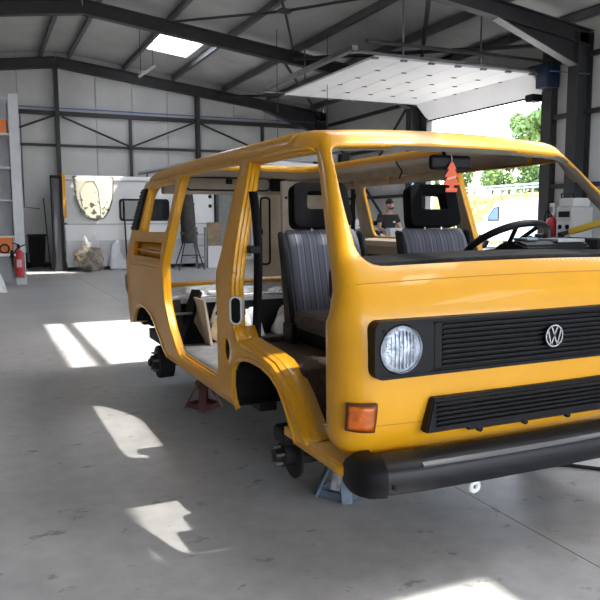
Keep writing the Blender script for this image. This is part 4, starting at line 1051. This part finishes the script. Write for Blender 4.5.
for sgn, base in ((1, 10), (-1, 14)):
    bxp = body[base]
    for k in range(4):
        i0 = len(body); q = -.028+.018*k
        body += [(bxp[0]+q, bxp[1]-.045, bxp[2]+.0, .011), (bxp[0]+q, bxp[1]-.085+abs(k-1.5)*.006, bxp[2]-.012, .009), (bxp[0]+q*.9, bxp[1]-.105+abs(k-1.5)*.008, bxp[2]-.035, .008)]
        ed += [(base, i0), (i0, i0+1), (i0+1, i0+2)]
    i0 = len(body); body += [(bxp[0]-sgn*.045, bxp[1]-.02, bxp[2]-.01, .012), (bxp[0]-sgn*.055, bxp[1]-.055, bxp[2]-.025, .009)]; ed += [(base, i0), (i0, i0+1)]
skinmesh('body', body, ed, SKIN, pn, 2)
shirt = [(0, 0, .92, (.175, .125)), (0, -.01, 1.12, (.165, .125)), (0, -.03, 1.32, (.175, .13)), (0, -.045, 1.425, (.10, .08)), (.185, -.04, 1.395, .078), (.235, -.075, 1.25, .068), (-.185, -.04, 1.395, .078), (-.235, -.075, 1.25, .068)]
skinmesh('t_shirt', shirt, [(0, 1), (1, 2), (2, 3), (2, 4), (4, 5), (2, 6), (6, 7)], SHIRT, pn, 2)
tro = [(0, 0, .93, (.165, .12)), (.095, 0, .84, .105), (.10, -.015, .48, .075), (.10, .02, .08, .062), (-.095, 0, .84, .105), (-.10, -.015, .48, .075), (-.10, .02, .08, .062)]
skinmesh('trousers', tro, [(0, 1), (1, 2), (2, 3), (0, 4), (4, 5), (5, 6)], JEAN, pn, 2)
bm = bmesh.new(); bmesh.ops.create_uvsphere(bm, u_segments=18, v_segments=12, radius=1)
bmesh.ops.delete(bm, geom=[v for v in bm.verts if v.co.z < -.05 and v.co.y < .25 or v.co.z < -.55], context='VERTS')
for v in bm.verts: v.co = Vector((v.co.x*.083, -.10+v.co.y*.096, 1.675+v.co.z*.078+(.012 if v.co.y < -.2 else 0)))
bmo('hair', bm, HAIR, pn, True)
bm = bmesh.new(); a_tube(bm, [(-.052, -.15, 1.585), (-.04, -.175, 1.555), (0, -.185, 1.545), (.04, -.175, 1.555), (.052, -.15, 1.585)], .018, 6); bmo('beard', bm, HAIR, pn, True)
bm = bmesh.new(); a_tube(bm, [(0, -.175, 1.645), (0, -.198, 1.605), (0, -.185, 1.598)], [.008, .014, .008], 6); bmo('nose', bm, SKIN, pn, True)
for q in (-1, 1):
    lathe('eye', [(.002, -.006), (.009, -.003), (.009, .002)], (q*.030, -.178, 1.64), BLK, pn, 'Y', 8)
    lathe('ear', [(.004, 0), (.022, .004), (.024, .014), (.01, .02)], (q*.078-.01, -.10, 1.625), SKIN, pn, 'X', 10)
box('shoe', (.05, -.20, 0), (.15, .08, .08), BLK, pn, .025); box('shoe', (-.15, -.20, 0), (-.05, .08, .08), BLK, pn, .025)
box('shirt_print', (.05, -.168, 1.27), (.10, -.155, 1.30), WHT, pn)

# strip of white rail light seen through the van roof opening
ba = thing('lamp_batten', 'long white lamp batten with a black end box seen under the van roof edge', 'lamp', None, (5.4, 12.0, 2.6))
bm = bmesh.new(); a_beam(bm, (-.92, 0, -.03), (.9, 0, -.12), .10, .08, I=False); bmo('batten', bm, WHT, ba)
box('end_box', (.88, -.08, -.02), (1.12, .1, .20), BLK, ba, .02)
bm = bmesh.new(); a_beam(bm, (-.8, .1, .08), (.9, .1, .12), .16, .06, I=False); bmo('carrier', bm, GREYM, ba)
for x in (-.6, .6): tube('suspension_wire', [(x, .05, .1), (x, .05, 2.75)], .008, DARKST, ba, 5)

# along the right wall: fuse box, machine, extinguisher, yellow beam, tool trolley
fb = thing('fuse_box', 'small grey white electrical box on the wall beside the door post', 'electrical box')
box('case', (XR-.12, 8.98, 1.40), (XR-.0, 9.20, 1.66), WHT, fb, .01); box('cover', (XR-.13, 9.02, 1.46), (XR-.12, 9.15, 1.58), GREYM, fb)
wm = thing('service_machine', 'white service machine with dark display standing on wheels by the right wall', 'machine', None, (9.14, 7.84, 0))
box('cabinet', (-.28, -.20, .12), (.25, .20, 1.55), mat('grey white enamel', (.42, .42, .41), .45), wm, .03)
box('top_console', (-.24, -.17, 1.55), (.2, .17, 1.72), mat('pale console', (.5, .5, .5), .5), wm, .03)
box('display', (-.285, -.14, 1.36), (-.275, .14, 1.47), BLK, wm, .004)
box('front_panel', (-.29, -.17, .9), (-.278, .17, 1.28), mat('pale console', (.5, .5, .5), .5), wm, .004)
for z, y in ((1.18, -.1), (1.18, .08), (1.02, 0)): lathe('gauge', [(.01, -.31), (.045, -.305), (.045, -.285)], (0, y, z), BLK, wm, 'X', 14)
tube('push_handle', [(-.2, -.15, 1.71), (-.22, -.15, 1.80), (-.22, .15, 1.80), (-.2, .15, 1.71)], .015, BLK, wm, 6)
for a, b in ((-.22, -.17), (-.22, .17), (.2, -.17), (.2, .17)): lathe('castor', [(.02, -.02), (.06, -.02), (.06, .02), (.02, .02)], (a, b, .06), BLK, wm, 'Y', 12)
fe2 = thing('fire_extinguisher', 'squat red cylinder on the floor stand beside the white machine', 'fire extinguisher', None, (9.2, 8.5, .96))
lathe('cylinder', [(.02, 0), (.10, .0), (.11, .02), (.11, .30), (.09, .36), (.03, .40), (.03, .43)], (0, 0, 0), RED, fe2, 'Z', 18)
tube('hose', [(0, 0, .43), (.0, .12, .55), (0, .2, .4), (0, .14, .2)], .016, RUB, fe2, 6)
sd = tag(box('stand_cabinet', (9.0, 8.22, 0), (9.42, 8.76, .96), BLK, None, .02), 'black low cabinet by the door post carrying the red cylinder', 'cabinet')
yb = thing('lift_arm', 'yellow lift arm propped aslant on the black tool trolley at the right', 'lift arm')
beam('arm', (8.48, 7.3, 1.10), (8.56, 6.4, 1.33), .10, .10, mat('dirty yellow', (.50, .33, .02), .5), yb, I=False)
beam('inner_arm', (8.46, 7.55, 1.05), (8.48, 7.25, 1.11), .065, .065, DARKST, yb, I=False)
lathe('pad', [(.05, 0), (.06, .05), (.06, .07)], (8.46, 7.50, 1.0), RUB, yb, 'Z', 12)
tt_ = thing('tool_trolley', 'black tool trolley with drawers below the yellow lift arm', 'trolley', None, (8.42, 7.2, 0))
box('carcass', (-.35, -.9, .1), (.35, .9, .995), RUB, tt_, .02)
for k in range(4): box('drawer', (-.365, -.85, .16+k*.2), (-.35, .85, .33+k*.2), BLK, tt_, .006)
for a, b in ((-.28, -.8), (-.28, .8), (.28, -.8), (.28, .8)): lathe('castor', [(.02, -.02), (.05, -.02), (.05, .02), (.02, .02)], (a, b, .05), BLK, tt_, 'Y', 12)
boxes_ = [((8.45, 8.05, .995), (8.6, 8.3, 1.03)), ]
tag(box('spanner_case', (8.2, 7.62, .996), (8.34, 7.9, 1.06), DARKST, None, .01), 'dark spanner case on top of the black tool trolley', 'case')
# hose on the floor at the right
tag(tube('air_hose', [(1.55, .62, .012), (1.65, .56, .012), (1.75, .45, .012), (1.9, .36, .012), (2.3, .30, .012), (3.2, .5, .012), (4.5, .4, .012)], .011, RUB), 'thin black hose on the floor beyond the front bumper', 'hose')

# ================================================================== OUTSIDE THE DOOR
GRAV = mat('yard concrete', (.15, .147, .14), .9, var=.12, scale=1.5)
stru(box('yard', (XR+.13, -40, -.25), (60, 60, -.02), GRAV)); bpy.data.objects['yard'].name = 'ground'
stru(box('ground_front', (-40, -60, -.25), (60, YF-.2, -.02), GRAV)); bpy.data.objects['ground_front'].name = 'ground.001'
GRASS = mat('dry grass', (.20, .165, .05), .95, col2=(.30, .255, .105), scale=1.2, bump=.8, bscale=12)
def BK(a, b):
    x = 23.5+a*26; y = 8+b*50; h = 3.05*sm((x-24.5)/8.5) + .12*math.sin(y*1.3)*sm((x-24)/3) + .1*math.sin(x*2.1+y*.7)*sm((x-24)/3)
    return Vector((x, y, h-.06))
bank = grid('grass_bank', BK, 60, 80, GRASS); stru(bank); bank.name = 'grass_bank'
# grass tufts on the bank: one countless growth
rnd = random.Random(3); V = []; F = []
for k in range(5000):
    a = rnd.uniform(.02, .32); b = rnd.uniform(.2, .8); p = BK(a, b); h = rnd.uniform(.12, .4); w_ = rnd.uniform(.03, .08); an = rnd.uniform(0, PI); lx, ly = rnd.uniform(-.1, .1), rnd.uniform(-.1, .1)
    i = len(V); V += [p+Vector((math.cos(an)*w_, math.sin(an)*w_, -.02)), p-Vector((math.cos(an)*w_, math.sin(an)*w_, .02)), p+Vector((lx, ly, h))]; F.append((i, i+1, i+2))
gt = stuff(pyd('grass_tufts', V, F, mat('dry grass blades', (.30, .27, .10), .9, col2=(.21, .24, .08), scale=1), None)); tag(gt, 'dry yellow grass growing on the bank outside the door', 'grass')
# guard rail on the bank
gr = thing('guard_rail', 'grey blue steel guard rail running along the top of the grass bank', 'guard rail')
for z in (3.42, 3.62): tube('rail', [(32.2, 22, z), (32.2, 52, z)], .07, mat('galvanised blue grey', (.34, .40, .48), .5, .3), gr, 8)
for k in range(11): box('post', (32.25, 22+k*3, 2.7), (32.37, 22.12+k*3, 3.75), GALV, gr)
fp_ = thing('fence_post', 'thin dark post standing on the grass slope outside the door', 'post')
tube('shaft', [(21.2, 27.6, -.02), (21.2, 27.6, 2.2)], .035, DARKST, fp_, 6); box('base', (21.1, 27.5, -.02), (21.3, 27.7, .03), GALV, fp_)
# white van in the yard
wv = thing('parked_van', 'white panel van parked in the sunlit yard outside the open door', 'van')
YV = lambda s: 25.4-s
profV = [(0, .35), (-.02, .75), (.10, .98), (.95, 1.22), (1.75, 1.98), (2.0, 2.12), (2.6, 2.22), (4.9, 2.24), (5.1, 2.15), (5.15, .9), (5.12, .35)]
prism('body', [(YV(s), z) for s, z in roundpoly(profV, .12, 4)], 'X', 20.4, 22.2, mat('white van paint', (.80, .80, .80), .3, coat=.3), wv, .05)
wi = prism('side_window', [(YV(1.22), 1.25), (YV(1.80), 1.86), (YV(2.15), 1.90), (YV(2.15), 1.25)], 'X', 20.38, 20.41, BLK, wv)
prism('pane', [(YV(1.33), 1.30), (YV(1.84), 1.81), (YV(2.10), 1.85), (YV(2.10), 1.30)], 'X', 20.37, 20.385, BGL, wi)
prism('windscreen', [(YV(.93), 1.235), (YV(.96), 1.22), (YV(1.73), 1.96), (YV(1.70), 1.975)], 'X', 20.55, 22.05, DGL, wv)
for s in (.92, 4.2):
    for xx, q in ((20.42, -1), (22.18, 1)):
        wh = lathe('wheel', [(.05, .02*q), (.19, .02*q), (.21, .04*q), (.31, .04*q), (.33, 0), (.33, -.18*q), (.05, -.18*q)], (xx, YV(s), .31), RUB, wv, 'X', 22)
        lathe('hub_cap', [(.03, .045*q), (.10, .04*q), (.18, .025*q), (.18, .0)], (xx, YV(s), .31), GALV, wh, 'X', 16)
box('wing_mirror', (20.2, YV(1.42), 1.25), (20.40, YV(1.28), 1.45), mat('white van paint', (.8, .8, .8)), wv, .03)
box('bumper', (20.45, YV(.02), .32), (22.15, YV(-.08), .55), BLK, wv, .03)
boxes('headlamp', [((20.45, YV(.06), .78), (20.75, YV(-.03), .95))], CHR, wv, .02)
# trees and bushes
def leaves(name, c, R3, n, size, seed, m, parent):
    rnd = random.Random(seed); V = []; F = []
    blobs = [(Vector((rnd.gauss(0, .45)*R3[0], rnd.gauss(0, .45)*R3[1], rnd.uniform(-.6, .75)*R3[2])), rnd.uniform(.28, .5)) for _ in range(12)]
    for k in range(n):
        b, br = blobs[k % len(blobs)]
        q = Vector((rnd.gauss(0, 1), rnd.gauss(0, 1), rnd.gauss(0, 1))).normalized()*rnd.uniform(.6, 1)
        p = Vector(c)+b+Vector((q.x*R3[0]*br, q.y*R3[1]*br, q.z*R3[2]*br))
        nrm = (q+Vector((rnd.uniform(-.6, .6), rnd.uniform(-.6, .6), rnd.uniform(-.6, .6)))).normalized(); t = nrm.orthogonal().normalized(); t = (t*math.cos(k)+nrm.cross(t)*math.sin(k)); s = nrm.cross(t)
        w_ = size*rnd.uniform(.6, 1.3); i = len(V)
        V += [p-t*w_, p+s*w_*.45, p+t*w_, p-s*w_*.45]; F.append((i, i+1, i+2, i+3))
    o = pyd(name, V, F, m, parent); return stuff(o)
def tree(name, x, y, z0, h, R3, n, size, seed, m, label, group=None, cat='tree'):
    o = thing(name, label, cat, group, (x, y, z0))
    tube('trunk', [(0, 0, -.2), (.1, .05, h*.35), (0, .1, h*.7)], [.16, .12, .05], BARK, o, 7)
    for k in range(4):
        a = k*1.6; tube('branch', [(.05, .05, h*.35), (math.cos(a)*R3[0]*.5, math.sin(a)*R3[1]*.5, h*.65)], [.07, .03], BARK, o, 6)
    leaves('foliage', (0, 0, h*.62), R3, n, size, seed, m, o); return o
tree('tree', 40.0, 42.3, 3.0, 7.3, (2.3, 2.3, 2.9), 5600, .22, 1, GRN2, 'tall pale green tree beyond the guard rail, right side of the doorway')
tree('tree', 43.0, 48.6, 3.0, 6.0, (2.6, 2.6, 2.3), 4600, .22, 2, GRN, 'rounded darker green tree left of the tall pale tree')
tree('tree', 44.0, 59.0, 3.0, 7.6, (2.4, 2.8, 1.9), 3000, .24, 3, GRN2, 'distant pale tree top at the left side of the doorway')
bs = [(35.2, 36.4, 3.0), (35.0, 41.2, 3.3), (35.4, 46.0, 3.1), (35.1, 50.8, 3.2), (35.6, 55.6, 2.9)]
LB = ['rightmost leafy bush behind the guard rail, next to the door post', 'second leafy bush from the door post behind the guard rail', 'middle leafy bush behind the guard rail', 'fourth leafy bush from the door post behind the guard rail', 'leftmost leafy bush behind the guard rail']
for k, (x, y, h) in enumerate(bs):
    o = thing('bush', LB[k], 'bush', 'bushes behind the guard rail', (x, y, 2.95))
    tube('stem', [(0, 0, -.1), (0, .1, h*.5)], [.08, .03], BARK, o, 6)
    leaves('foliage', (0, 0, h*.5), (1.3, 1.9, h*.55), 2600, .15, 30+k, [GRN, GRN2][k % 2], o)
